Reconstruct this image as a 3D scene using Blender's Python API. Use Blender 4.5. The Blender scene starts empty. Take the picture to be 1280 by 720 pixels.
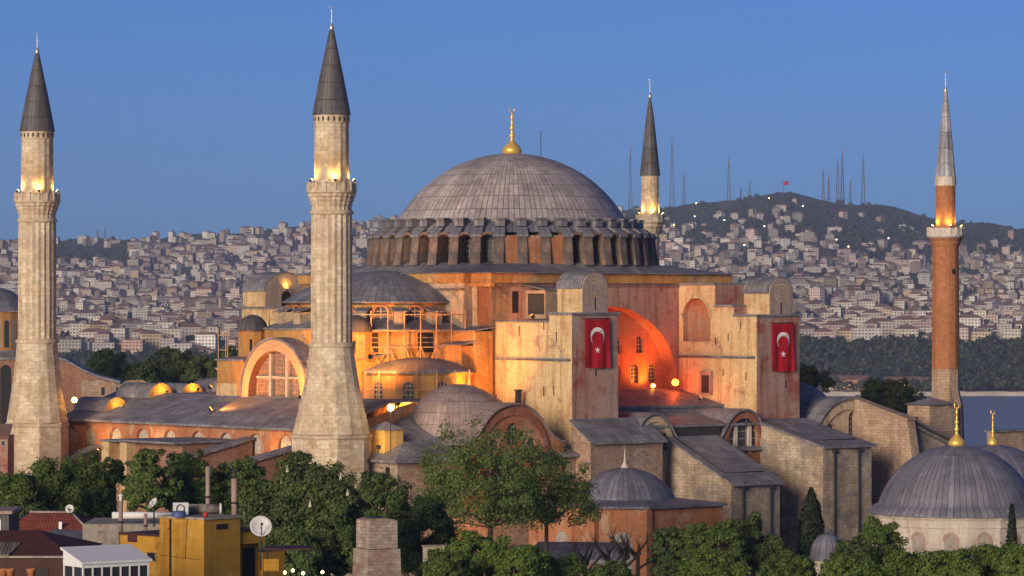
import bpy, math, random
import numpy as np
from mathutils import Vector, Matrix
from mathutils.geometry import tessellate_polygon
R = math.radians
S = bpy.context.scene
COL = S.collection
# ------------------------------------------------------------------ camera
CZ, F, HY = 34.5, 4500.0, 379.0
cd = bpy.data.cameras.new('camera'); cam = bpy.data.objects.new('camera', cd); COL.objects.link(cam)
cam.location = (0, 0, CZ); cam.rotation_euler = (R(90), 0, 0)
cd.sensor_width = 36; cd.lens = F / 1280 * 36; cd.shift_y = (HY - 360) / 1280
cd.clip_start = 1; cd.clip_end = 60000
S.camera = cam
# ------------------------------------------------------------------ sky + sun
SUN_EL, SUN_AZ = 12.0, 208.0          # azimuth clockwise from +Y: behind and left of the camera
W = bpy.data.worlds.new('World'); S.world = W; W.use_nodes = True
nt = W.node_tree; nt.nodes.clear()
sky = nt.nodes.new('ShaderNodeTexSky'); sky.sky_type = 'NISHITA'; sky.sun_disc = False
sky.sun_elevation = R(SUN_EL); sky.sun_rotation = R(SUN_AZ)
sky.air_density = 0.5; sky.dust_density = 0.7; sky.ozone_density = 5.0; sky.altitude = 60
gm = nt.nodes.new('ShaderNodeGamma'); gm.inputs[1].default_value = 1.0
hs = nt.nodes.new('ShaderNodeHueSaturation'); hs.inputs['Saturation'].default_value = 1.0
bg = nt.nodes.new('ShaderNodeBackground'); bg.inputs[1].default_value = 0.093
out = nt.nodes.new('ShaderNodeOutputWorld')
nt.links.new(sky.outputs[0], hs.inputs['Color']); nt.links.new(hs.outputs[0], gm.inputs[0])
tn = nt.nodes.new('ShaderNodeMixRGB'); tn.blend_type = 'MULTIPLY'; tn.inputs[0].default_value = 1; tn.inputs[2].default_value = (.765, .89, 1.10, 1)
nt.links.new(gm.outputs[0], tn.inputs[1]); nt.links.new(tn.outputs[0], bg.inputs[0]); nt.links.new(bg.outputs[0], out.inputs[0])
sd = bpy.data.lights.new('sun', 'SUN'); sun = bpy.data.objects.new('sun', sd); COL.objects.link(sun)
sd.energy = 4.0; sd.angle = R(22); sd.color = (1.0, 0.79, 0.54)
_d = Vector((math.sin(R(SUN_AZ)) * math.cos(R(SUN_EL)), math.cos(R(SUN_AZ)) * math.cos(R(SUN_EL)), math.sin(R(SUN_EL))))
sun.rotation_euler = _d.to_track_quat('Z', 'Y').to_euler()
vs = S.view_settings; vs.view_transform = 'Standard'; vs.look = 'None'; vs.gamma = 1; vs.exposure = 0.0
S.cycles.max_bounces = 5; S.cycles.diffuse_bounces = 3; S.cycles.volume_bounces = 0
S.cycles.use_denoising = True; S.cycles.sample_clamp_indirect = 4
# ------------------------------------------------------------------ helpers
def at(px, py, d):
    return Vector(((px - 640) * d / F, d, CZ + (HY - py) * d / F))
TH = R(40); CT, ST = math.cos(TH), math.sin(TH)
def loc(u, v, z=0):                     # a point of the mosque's own frame in the world
    return Vector((CT * u - ST * v, 507 + ST * u + CT * v, z))
def tag(o, label=None, cat=None, group=None, kind=None):
    if label: o['label'] = label
    if cat: o['category'] = cat
    if group: o['group'] = group
    if kind: o['kind'] = kind
    return o
def thing(name, label, cat, p=(0, 0, 0), rz=0.0, group=None):
    o = bpy.data.objects.new(name, None); COL.objects.link(o)
    o.location = p; o.rotation_euler = (0, 0, rz); o.empty_display_size = 1
    return tag(o, label, cat, group)
class MB:
    """collects faces with uv in metres; build() links them as ONE mesh object"""
    def __init__(s): s.v = []; s.f = []; s.uv = []; s.m = []; s.sm = []
    def face(s, pts, m=0, uv=None, smooth=False):
        pts = [Vector(p) for p in pts]
        if uv is None:
            n = Vector((0, 0, 0))
            for i in range(len(pts)):
                a, b = pts[i], pts[(i + 1) % len(pts)]
                n += Vector(((a.y - b.y) * (a.z + b.z), (a.z - b.z) * (a.x + b.x), (a.x - b.x) * (a.y + b.y)))
            if n.length < 1e-9: n = Vector((0, 0, 1))
            n.normalize()
            t = Vector((0, 0, 1)).cross(n)
            t = Vector((1, 0, 0)) if t.length < 1e-3 else t.normalized()
            b = n.cross(t)
            uv = [(p.dot(t), p.dot(b)) for p in pts]
        k = len(s.v); s.v += [tuple(p) for p in pts]; s.f.append(tuple(range(k, k + len(pts))))
        s.uv += [tuple(q) for q in uv]; s.m.append(m); s.sm.append(smooth)
    def box(s, x0, x1, y0, y1, z0, z1, m=0, mt=None, fr=None):
        P = [Vector((x, y, z)) for z in (z0, z1) for y in (y0, y1) for x in (x0, x1)]
        if fr: P = [fr @ p for p in P]
        for i, q in enumerate(((0, 1, 5, 4), (1, 3, 7, 5), (3, 2, 6, 7), (2, 0, 4, 6), (4, 5, 7, 6), (2, 3, 1, 0))):
            s.face([P[j] for j in q], mt if (mt is not None and i == 4) else m)
        return s
    def ext(s, prof, fn, a, b, m=0, caps=True, capm=None, closed=True, smooth=False):
        """prof: list of 2d points; fn(p, w) -> 3d; extruded from w=a to w=b"""
        n = len(prof); acc = 0
        for i in range(n if closed else n - 1):
            p, q = prof[i], prof[(i + 1) % n]
            L = math.hypot(p[0] - q[0], p[1] - q[1])
            s.face([fn(p, a), fn(q, a), fn(q, b), fn(p, b)], m, [(a, acc), (a, acc + L), (b, acc + L), (b, acc)] if smooth else None, smooth)
            acc += L
        if caps and closed:
            cm = m if capm is None else capm
            s.face([fn(p, a) for p in prof], cm); s.face([fn(p, b) for p in reversed(prof)], cm)
        return s
    def lathe(s, prof, c=(0, 0), n=32, a0=0.0, a1=360.0, m=0, smooth=True, flute=0, ms=None, rot=0.0):
        full = abs(a1 - a0) >= 359.9
        rm = max(r for r, z in prof); acc = 0
        ang = [R(a0 + (a1 - a0) * i / n + rot) for i in range(n + 1)]
        def P(r, z, i):
            rr = r * (1 - flute) if (flute and i % 2) else r
            return (c[0] + rr * math.cos(ang[i]), c[1] + rr * math.sin(ang[i]), z)
        for k in range(len(prof) - 1):
            (r0, z0), (r1, z1) = prof[k], prof[k + 1]
            L = math.hypot(r1 - r0, z1 - z0); mm = ms[k] if ms else m
            for i in range(n):
                u0, u1 = ang[i] * rm, ang[i + 1] * rm
                if r0 < 1e-6: s.face([P(r0, z0, i), P(r1, z1, i + 1), P(r1, z1, i)], mm, [((u0 + u1) / 2, acc), (u1, acc + L), (u0, acc + L)], smooth)
                elif r1 < 1e-6: s.face([P(r0, z0, i), P(r0, z0, i + 1), P(r1, z1, i)], mm, [(u0, acc), (u1, acc), ((u0 + u1) / 2, acc + L)], smooth)
                else: s.face([P(r0, z0, i), P(r0, z0, i + 1), P(r1, z1, i + 1), P(r1, z1, i)], mm, [(u0, acc), (u1, acc), (u1, acc + L), (u0, acc + L)], smooth)
            acc += L
        return s
    def tube(s, p, q, r0, r1=None, n=6, m=0, caps=True):
        p, q = Vector(p), Vector(q); r1 = r0 if r1 is None else r1
        d = (q - p); L = d.length
        if L < 1e-6: return s
        d.normalize(); a = d.orthogonal().normalized(); b = d.cross(a)
        A = [(a * math.cos(2 * math.pi * i / n) + b * math.sin(2 * math.pi * i / n)) for i in range(n)]
        for i in range(n):
            j = (i + 1) % n
            s.face([p + A[i] * r0, p + A[j] * r0, q + A[j] * r1, q + A[i] * r1], m,
                   [(i * .3, 0), (i * .3 + .3, 0), (i * .3 + .3, L), (i * .3, L)], n > 5)
        if caps:
            s.face([p + x * r0 for x in reversed(A)], m); s.face([q + x * r1 for x in A], m)
        return s
    def wall(s, O, T, N, poly, holes, depth, m=0, side=None, mr=None, outer=True):
        """flat wall: poly and holes are (s,z) outlines in the plane through O along T and z; N points out"""
        O, T, N = Vector(O), Vector(T), Vector(N); Z = Vector((0, 0, 1))
        P3 = lambda p, w=0: O + T * p[0] + Z * p[1] - N * w
        loops = [[Vector((p[0], p[1], 0)) for p in L] for L in [poly] + holes]
        flat = [p for L in [poly] + holes for p in L]
        for tri in tessellate_polygon(loops):
            q = [flat[i] for i in tri]
            a = (q[1][0] - q[0][0]) * (q[2][1] - q[0][1]) - (q[1][1] - q[0][1]) * (q[2][0] - q[0][0])
            up = T.cross(Z).dot(N)
            if a * up < 0: q = q[::-1]
            s.face([P3(p) for p in q], m, [(p[0], p[1]) for p in q])
        for h in holes + ([poly] if outer else []):
            for i in range(len(h)):
                p, q = h[i], h[(i + 1) % len(h)]
                s.face([P3(p), P3(q), P3(q, depth), P3(p, depth)], m if mr is None else mr)
        return s
    def build(s, name, mats, parent=None, label=None, matrix=None):
        me = bpy.data.meshes.new(name); me.from_pydata(s.v, [], s.f)
        uvl = me.uv_layers.new(name='UVMap'); uvl.data.foreach_set('uv', [c for q in s.uv for c in q])
        if not isinstance(mats, (list, tuple)): mats = [mats]
        for x in mats: me.materials.append(x)
        me.polygons.foreach_set('material_index', s.m); me.polygons.foreach_set('use_smooth', s.sm)
        if any(s.sm):
            import bmesh
            bm = bmesh.new(); bm.from_mesh(me); bmesh.ops.remove_doubles(bm, verts=bm.verts, dist=0.0004)
            bm.to_mesh(me); bm.free()
        me.update()
        o = bpy.data.objects.new(name, me); COL.objects.link(o)
        if parent: o.parent = parent
        if matrix is not None: o.matrix_local = matrix
        if label: o['label'] = label
        return o
def arch(cx, z0, w, h, n=10, rise=None):
    """outline of an arched opening: foot z0, width w, full height h"""
    r = w / 2; rise = r if rise is None else rise
    return [(cx - r, z0), (cx + r, z0)] + [(cx + r * math.cos(math.pi * i / n), z0 + h - rise + rise * math.sin(math.pi * i / n)) for i in range(n + 1)]
def rect(x0, x1, z0, z1): return [(x0, z0), (x1, z0), (x1, z1), (x0, z1)]
# ------------------------------------------------------------------ materials
class NT:
    def __init__(s, name):
        s.mat = bpy.data.materials.new(name); s.mat.use_nodes = True
        s.t = s.mat.node_tree; s.b = s.t.nodes['Principled BSDF']; s.o = s.t.nodes['Material Output']
    def n(s, k, **kw):
        x = s.t.nodes.new('ShaderNode' + k)
        for a, b in kw.items():
            if a.startswith('i_'):
                key = a[2:].replace('_', ' ')
                x.inputs[int(key) if key.isdigit() else key].default_value = b
            else: setattr(x, a, b)
        return x
    def l(s, a, b): s.t.links.new(a, b)
    def mix(s, fac, a, b, mode='MIX'):
        x = s.n('MixRGB', blend_type=mode)
        for i, q in ((0, fac), (1, a), (2, b)):
            if isinstance(q, bpy.types.NodeSocket): s.l(q, x.inputs[i])
            else: x.inputs[i].default_value = (q if i == 0 else (*q, 1) if len(q) == 3 else q)
        return x.outputs[0]
    def noise(s, scale, detail=4, rough=.6, vec=None, sc=None):
        tc = s.n('TexCoord').outputs['Object'] if vec is None else vec
        if sc:
            mp = s.n('Mapping'); mp.inputs['Scale'].default_value = sc; s.l(tc, mp.inputs[0]); tc = mp.outputs[0]
        x = s.n('TexNoise', i_Scale=scale, i_Detail=detail, i_Roughness=rough); s.l(tc, x.inputs['Vector'])
        return x.outputs['Fac']
    def ramp(s, f, p0, p1, c0=(0, 0, 0), c1=(1, 1, 1)):
        x = s.n('ValToRGB'); s.l(f, x.inputs[0]); e = x.color_ramp.elements
        e[0].position, e[1].position = p0, p1; e[0].color = (*c0, 1); e[1].color = (*c1, 1)
        return x.outputs[0]
    def bump(s, h, strength=.4, dist=.05):
        x = s.n('Bump', i_Strength=strength, i_Distance=dist); s.l(h, x.inputs['Height']); s.l(x.outputs[0], s.b.inputs['Normal'])
    def done(s, col=None, rough=.8, metal=0.0):
        if col is not None:
            if isinstance(col, bpy.types.NodeSocket): s.l(col, s.b.inputs['Base Color'])
            else: s.b.inputs['Base Color'].default_value = (*col, 1)
        if isinstance(rough, bpy.types.NodeSocket): s.l(rough, s.b.inputs['Roughness'])
        else: s.b.inputs['Roughness'].default_value = rough
        s.b.inputs['Metallic'].default_value = metal
        s.b.inputs['Specular IOR Level'].default_value = .3
        return s.mat
def masonry(name, c1, c2, mortar, bw, bh, ms=.03, stain=(.5, .42, .36), st=.6, patch=None, bump=.5, cs=.12):
    t = NT(name); uv = t.n('TexCoord').outputs['UV']
    b = t.n('TexBrick', i_Scale=1.0, i_Brick_Width=bw, i_Row_Height=bh, i_Mortar_Size=ms, i_Mortar_Smooth=.3, i_Bias=0.0)
    b.inputs['Color1'].default_value = (*c1, 1); b.inputs['Color2'].default_value = (*c2, 1); b.inputs['Mortar'].default_value = (*mortar, 1)
    b.offset = .5
    # a little waviness keeps the courses from ruler straightness
    w = t.n('TexNoise', i_Scale=.5, i_Detail=2); t.l(uv, w.inputs['Vector'])
    wm = t.mix(.06, uv, w.outputs['Color'], 'ADD'); t.l(wm, b.inputs['Vector'])
    big = t.ramp(t.noise(cs, 6, .65), .35, .68)
    col = t.mix(big, b.outputs['Color'], t.mix(1, b.outputs['Color'], stain, 'MULTIPLY'))
    stk = t.ramp(t.noise(.9, 5, .6, sc=(1, 1, .09)), .45, .75)
    col = t.mix(t.mix(1, stk, (st,) * 3, 'MULTIPLY'), col, t.mix(1, col, (.55, .47, .42), 'MULTIPLY'))
    if patch:
        pm = t.ramp(t.noise(.23, 5, .7, sc=(1, 1, 1.6)), .5, .6); col = t.mix(pm, col, t.mix(.7, col, patch))
    g = t.noise(2.2, 8, .75); col = t.mix(.7, col, t.mix(1, col, t.ramp(g, .25, .75, (.45,) * 3, (1.5,) * 3), 'MULTIPLY'))
    h = t.mix(.5, b.outputs['Fac'], g, 'SUBTRACT'); t.bump(h, bump, .06)
    return t.done(col, .9)
def plaster(name, c1, c2, c3, sc=.16, streak=.6, grain=.5, bare=None, crack=.25):
    t = NT(name)
    a = t.ramp(t.noise(sc, 7, .68), .38, .64); col = t.mix(a, c1, c2)
    p = t.ramp(t.noise(sc * 2.3, 6, .7, sc=(1.0, 1.3, .8)), .53, .62); col = t.mix(p, col, c3)
    stk = t.ramp(t.noise(1.1, 6, .7, sc=(1, 1, .06)), .48, .66)
    col = t.mix(t.mix(1, stk, (streak,) * 3, 'MULTIPLY'), col, t.mix(1, col, (.5, .4, .34), 'MULTIPLY'))
    if bare:
        uv = t.n('TexCoord').outputs['UV']
        b = t.n('TexBrick', i_Scale=1.0, i_Brick_Width=.7, i_Row_Height=.22, i_Mortar_Size=.03)
        b.inputs['Color1'].default_value = (*bare, 1); b.inputs['Color2'].default_value = (*[x * .7 for x in bare], 1); b.inputs['Mortar'].default_value = (.3, .25, .2, 1)
        t.l(uv, b.inputs['Vector'])
        bm_ = t.ramp(t.noise(sc * 1.7, 7, .75, sc=(1.2, .9, 1)), .6, .63); col = t.mix(bm_, col, b.outputs['Color'])
    uv0 = t.n('TexCoord').outputs['UV']
    b0 = t.n('TexBrick', i_Scale=1.0, i_Brick_Width=.95, i_Row_Height=.41, i_Mortar_Size=.03, i_Mortar_Smooth=.6)
    for k_, v_ in (('Color1', .86), ('Color2', 1.1), ('Mortar', .74)): b0.inputs[k_].default_value = (v_, v_, v_, 1)
    wv = t.n('TexNoise', i_Scale=.7, i_Detail=3); t.l(uv0, wv.inputs['Vector']); t.l(t.mix(.12, uv0, wv.outputs['Color'], 'ADD'), b0.inputs['Vector'])
    col = t.mix(t.ramp(t.noise(.35, 5, .7), .38, .62, (.1,) * 3, (.85,) * 3), col, t.mix(1, col, b0.outputs['Color'], 'MULTIPLY'))
    cr = t.n('TexVoronoi', feature='DISTANCE_TO_EDGE', i_Scale=.33); t.l(t.mix(.35, t.n('TexCoord').outputs['Object'], wv.outputs['Color'], 'ADD'), cr.inputs['Vector'])
    col = t.mix(t.ramp(cr.outputs['Distance'], .0, .02, (crack,) * 3, (0, 0, 0)), col, t.mix(1, col, (.35, .28, .24), 'MULTIPLY'))
    g = t.noise(4, 7, .7); col = t.mix(grain, col, t.mix(1, col, t.ramp(g, .25, .75, (.5,) * 3, (1.45,) * 3), 'MULTIPLY'))
    t.bump(g, .35, .04)
    return t.done(col, .92)
def lead(name, c=(.15, .147, .165), c2=(.245, .235, .25), bw=1.0, bh=1.7, tint=None, off=0.0, seam=.05, rough=.55):
    t = NT(name); uv = t.n('TexCoord').outputs['UV']
    b = t.n('TexBrick', i_Scale=1.0, i_Brick_Width=bw, i_Row_Height=bh, i_Mortar_Size=seam, i_Mortar_Smooth=.4)
    b.inputs['Color1'].default_value = (*c, 1); b.inputs['Color2'].default_value = (*c2, 1); b.inputs['Mortar'].default_value = (*[x * .42 for x in c], 1)
    b.offset = off; wv = t.n('TexNoise', i_Scale=.6, i_Detail=3); t.l(uv, wv.inputs['Vector']); t.l(t.mix(.16, uv, wv.outputs['Color'], 'ADD'), b.inputs['Vector'])
    w = t.ramp(t.noise(.3, 7, .75), .33, .68, (.55,) * 3, (1.45,) * 3); col = t.mix(1, b.outputs['Color'], w, 'MULTIPLY')
    stn = t.ramp(t.noise(1.6, 5, .7), .4, .75); col = t.mix(t.mix(1, stn, (.5,) * 3, 'MULTIPLY'), col, tint or (.19, .17, .185))
    h = t.mix(.3, b.outputs['Fac'], t.noise(2.5, 3), 'SUBTRACT'); t.bump(h, .7, .06)
    return t.done(col, rough)
def flat(name, c, rough=.7, metal=0.0, var=.25, sc=1.5):
    t = NT(name); g = t.ramp(t.noise(sc, 5, .65), .3, .7, (1 - var,) * 3, (1 + var,) * 3)
    return t.done(t.mix(1, c, g, 'MULTIPLY'), rough, metal)
def glow(name, c, k):
    t = NT(name); t.b.inputs['Base Color'].default_value = (*c, 1)
    t.b.inputs['Emission Color'].default_value = (*c, 1); t.b.inputs['Emission Strength'].default_value = k
    return t.mat
M = {}
M['stone'] = masonry('minaret limestone', (.80, .69, .51), (.60, .50, .36), (.5, .41, .3), 1.15, .5, .018, (.74, .63, .52), .7, patch=(.50, .36, .27), bump=.4, cs=.3)
M['ashlar'] = masonry('ashlar stone wall', (.62, .52, .39), (.46, .385, .29), (.36, .3, .23), 1.0, .42, .025, (.58, .52, .5), .8, patch=(.19, .17, .16), cs=.2)
M['rubble'] = masonry('stone and brick rubble wall', (.52, .41, .31), (.32, .23, .17), (.42, .36, .3), .75, .34, .05, (.62, .5, .45), .6, patch=(.33, .2, .14))
M['brick'] = masonry('old brick wall', (.36, .17, .10), (.26, .12, .08), (.36, .27, .2), .55, .2, .035, (.7, .58, .5), .5)
M['brickmin'] = masonry('red brick of the minaret', (.50, .20, .085), (.40, .15, .065), (.36, .19, .11), .6, .24, .03, (.75, .7, .62), .5, bump=.3)
M['ochre'] = plaster('ochre plaster', (.50, .27, .085), (.42, .185, .05), (.53, .34, .15), .14, .55, bare=(.36, .2, .12))
M['cream'] = plaster('cream plaster', (.56, .44, .30), (.50, .37, .24), (.38, .25, .17), .16, .7)
M['rose'] = plaster('faded rose plaster', (.42, .22, .17), (.42, .30, .24), (.36, .11, .075), .13, .8, .6, bare=(.40, .24, .17))
M['redwall'] = plaster('red ochre plaster', (.44, .19, .085), (.36, .135, .065), (.46, .30, .20), .12, .6)
M['tymp'] = plaster('tympanum plaster', (.46, .19, .085), (.38, .14, .06), (.48, .25, .13), .15, .5)
M['lead'] = lead('lead sheet roofing')
M['leadpink'] = lead('warm weathered lead roofing', (.22, .17, .165), (.30, .23, .22), tint=(.28, .2, .18))
M['domelead'] = lead('lead of the great dome', (.38, .325, .31), (.48, .41, .39), .82, 2.3, tint=(.2, .17, .165), seam=.07)
M['conelead'] = lead('dark lead of the spires', (.075, .07, .075), (.11, .10, .10), .8, 2.2, tint=(.13, .11, .1))
M['conelight'] = lead('pale lead of the brick minaret spire', (.24, .24, .27), (.36, .35, .38), 1.1, 2.2, tint=(.14, .13, .15))
M['drumstone'] = plaster('weathered drum masonry', (.24, .18, .145), (.14, .115, .105), (.33, .2, .13), .35, .8)
M['mauslead'] = lead('mausoleum lead', (.12, .12, .15), (.19, .185, .22), .75, 9.0, tint=(.15, .145, .175))
M['marble'] = plaster('pale marble facing', (.62, .55, .47), (.55, .48, .41), (.5, .42, .36), .2, .45, .25)
M['dark'] = flat('dark opening', (.018, .016, .016), .6)
M['glass'] = flat('leaded window glass', (.045, .05, .06), .25)
M['bars'] = flat('pale window bars', (.42, .35, .28), .8)
M['iron'] = flat('dark iron', (.04, .036, .034), .6)
M['gold'] = flat('gilded copper', (.95, .60, .14), .42, .55, .12)
M['palemetal'] = flat('pale gilded metal', (.75, .68, .55), .35, .8, .12)
M['scaf'] = flat('rusty scaffold tube', (.5, .3, .16), .6)
M['plank'] = flat('scaffold plank', (.34, .24, .15), .8)
M['flagred'] = flat('red flag cloth', (.40, .005, .012), .8, 0, .12, .6)
M['flagwhite'] = flat('white flag cloth', (.82, .78, .76), .8, 0, .05)
M['bark'] = flat('tree bark', (.085, .06, .045), .9, 0, .4, 4)
M['pane'] = flat('pale lattice window', (.42, .38, .33), .6)
M['warmstone'] = masonry('warm weathered stone wall', (.58, .43, .30), (.44, .32, .22), (.3, .24, .18), .9, .4, .03, (.6, .5, .47), .65, patch=(.30, .22, .18))
M['archpl'] = plaster('smooth ochre arch plaster', (.52, .34, .19), (.5, .31, .16), (.48, .3, .17), .3, .25, .25)
M['yellowpl'] = plaster('yellow plaster', (.55, .38, .14), (.5, .33, .11), (.5, .35, .15), .3, .4, .3)
M['pane2'] = flat('wooden lattice', (.33, .2, .13), .8)
M['glass2'] = flat('dusty window glass', (.16, .12, .10), .5)
M['rubble2'] = masonry('chimney stone and brick', (.62, .54, .46), (.44, .37, .31), (.42, .36, .3), .46, .24, .03, (.6, .52, .46), .75, patch=(.28, .12, .08))
M['slats'] = lead('slatted skylight', (.10, .075, .06), (.30, .26, .2), .18, 8, seam=.03)
M['concrete2'] = plaster('dark stained concrete', (.14, .13, .13), (.1, .095, .095), (.2, .18, .17), .6, .7)
# ================================================================== THE MOSQUE
hag = thing('domed_mosque', 'great domed basilica of ochre plaster with lead roofs filling the middle of the picture', 'mosque', (0, 507, 0), TH)
V3 = Vector
SOUTH = ((1, 0, 0), (0, -1, 0)); WEST = ((0, 1, 0), (-1, 0, 0))     # (tangent, outward normal)
def window(parent, O, T, N, outline, inset=.35, nx=2, nz=4, bar=.09, name='window', barm='bars', glassm='glass', label=None):
    """a glazed opening of its own: pane plus bars, set back into the wall"""
    O, T, N = V3(O), V3(T), V3(N); Z = V3((0, 0, 1)); mb = MB()
    P = lambda p, w=0: O + T * p[0] + Z * p[1] - N * (inset - w)
    mb.face([P(p) for p in outline], 0)
    xs = [p[0] for p in outline]; zs = [p[1] for p in outline]; x0, x1, z0, z1 = min(xs), max(xs), min(zs), max(zs)
    def top(x):
        r = (x1 - x0) / 2; c = (x0 + x1) / 2
        if len(outline) < 6: return z1
        return max(p[1] for p in outline if True) - (max(zs) - sorted(zs)[len(zs) // 2]) * 0 - (r - math.sqrt(max(r * r - (x - c) ** 2, 0)))
    def bx(a, b, c, d):
        q = [P((a, c), .05), P((b, c), .05), P((b, d), .05), P((a, d), .05)]; mb.face(q, 1)
        for i in range(4):
            j = (i + 1) % 4; mb.face([q[i], q[j], q[j] - N * .05, q[i] - N * .05], 1)
    for i in range(1, nx):
        x = x0 + (x1 - x0) * i / nx; bx(x - bar / 2, x + bar / 2, z0, top(x) - .03)
    for k in range(1, nz):
        z = z0 + (z1 - z0) * k / nz; r = (x1 - x0) / 2; c = (x0 + x1) / 2
        hw = r - .02
        if len(outline) >= 6 and z > z1 - r: hw = math.sqrt(max(r * r - (z - (z1 - r)) ** 2, 0)) - .02
        if hw > .1: bx(c - hw, c + hw, z - bar / 2, z + bar / 2)
    return mb.build(name, [M[glassm], M[barm]], parent, label)
def slit(parent, O, T, N, x, z, w=.22, h=1.6):
    mb = MB(); O, T, N = V3(O), V3(T), V3(N)
    q = [O + T * (x + a) + V3((0, 0, z + b)) + N * .012 for a, b in ((0, 0), (w, 0), (w, h), (0, h))]
    mb.face(q); mb.build('slit', M['dark'], parent)
fv = lambda p, w: V3((p[0], w, p[1]))      # profile in (u,z), extruded along v
fu = lambda p, w: V3((w, p[0], p[1]))      # profile in (v,z), extruded along u
# ---- main square block under the great dome
AR, AH, AC = 12.3, 11.0, 23.0               # south arch: half width, rise, springing height
def south_block(sv, ymat):
    """arch wall on the side sv (-1 south, +1 north)"""
    v = 21.0 * sv; T = (1, 0, 0); N = (0, sv, 0)
    hole = [(-AR, 18.5), (AR, 18.5)] + [(AR * math.cos(math.pi * i / 28), AC + AH * math.sin(math.pi * i / 28)) for i in range(29)]
    MB().wall((0, v, 0), T, N, rect(-21.2, 22, 18, 37.2), [hole], 3.0, 0, mr=1).build('arch_wall', [M['rose'], M['tymp']], hag)
    # tympanum with its windows
    hs_, outs = [], []
    for k in range(7):
        hs_.append(arch(-9.9 + 3.3 * k + .0, 23.5, 1.55, 2.6, 8)); outs.append((hs_[-1], 3, 5))
    for k in range(5):
        hs_.append(arch(-8 + 4.0 * k - .4, 27.6, 1.3, 2.4, 8)); outs.append((hs_[-1], 3, 4))
    MB().wall((0, v - 2.6 * sv, 0), T, N, rect(-14, 14, 18, 35.5), hs_, .7, 0, outer=False).build('tympanum', M['tymp'], hag)
    for o, nx, nz in outs: window(hag, (0, v - 2.6 * sv, 0), T, N, o, .5, nx, nz)
south_block(-1, None); south_block(1, None)
# west wall plane (proud arch wall between two recessed corner strips), east, and the cornice band
w = MB()
w.box(-21.2, -18, -21, -17, 18, 37.2, 1); w.box(-21.2, -18, 17, 21, 18, 37.2, 1)
w.box(-22.7, -18, -16.99, 16.99, 18, 37.2, 1)
w.box(18, 22, -21, 21, 18, 37.2, 0)
w.build('main_wall', [M['ochre'], M['cream']], hag)
w = MB()
w.box(-21.6, 22.4, -21.4, 21.4, 37.2, 38.5, 0); w.box(-23.0, -21.6, -17.3, 17.3, 37.2, 38.5, 0)
w.box(-21.9, -21.2, -21.7, -17.3, 36.7, 37.2, 0)
w.box(-21.35, 22.2, -21.16, -20.9, 36.75, 37.15, 1); w.box(-22.95, -22.6, -17.1, 17.1, 36.2, 36.5, 1); w.build('cornice', [M['ochre'], M['drumstone']], hag)
w = MB(); rr = 19.5
outer = [(-22.1, -21.9), (22.9, -21.9), (22.9, 21.9), (-22.1, 21.9)]
pts = []
for i in range(48):
    a = 2 * math.pi * i / 48; c, s = math.cos(a), math.sin(a); k = min(22.9 / abs(c) if abs(c) > 1e-6 else 99, 21.9 / abs(s) if abs(s) > 1e-6 else 99)
    if c < 0: k = min(22.1 / abs(c) if abs(c) > 1e-6 else 99, 21.9 / abs(s) if abs(s) > 1e-6 else 99)
    pts.append(((c * k, s * k), (c * rr, s * rr)))
for i in range(48):
    (a, b), (c, d) = pts[i], pts[(i + 1) % 48]
    w.face([(*a, 38.62), (*c, 38.62), (*d, 40.0), (*b, 40.0)], 0)
    w.face([(*a, 38.5), (*c, 38.5), (*c, 38.62), (*a, 38.62)], 0)
w.face([(-23.4, -17.6, 38.6), (-22.0, -17.6, 38.66), (-22.0, 17.6, 38.66), (-23.4, 17.6, 38.6)]); w.box(-23.4, -22.1, -17.6, 17.6, 38.502, 38.596)
w.build('main_roof', M['lead'], hag)
# ---- drum: wall, forty buttresses with arched windows between
NB = 40; FILL = [k for k in range(NB) if 229 < (k + .5) * 9 < 249]       # two bays walled up towards the camera
MB().lathe([(17.3, 39.4), (17.3, 45.4), (16.4, 45.6)], n=80, smooth=False).build('drum_wall', M['drumstone'], hag)
proto = MB()
prof = [(16.6, 39.7), (20.6, 39.7), (20.1, 43.5), (19.0, 44.4), (17.2, 45.0), (16.6, 45.0)]
proto.ext(prof, lambda p, ww: V3((p[0], ww * (p[0] / 20.0), p[1])), -.66, .66, 0)
capb = [(20.4, 43.5), (20.4, 43.8), (18.9, 44.8), (17.0, 45.2), (17.0, 45.0), (18.9, 44.45)]
proto.ext(capb, lambda p, ww: V3((p[0], ww * (p[0] / 20.0), p[1])), -.78, .78, 1)
proto.box(17.0, 18.5, -.66, .66, 45.0, 46.0, 1); proto.box(16.9, 18.7, -.76, .76, 46.0, 46.15, 1)
bt = proto.build('drum_buttress', [M['drumstone'], M['lead']], hag)
for k in range(NB):
    o = bt if k == 0 else bt.copy()
    if k: COL.objects.link(o); o.parent = hag
    o.rotation_euler = (0, 0, R(9 * k))
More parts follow.
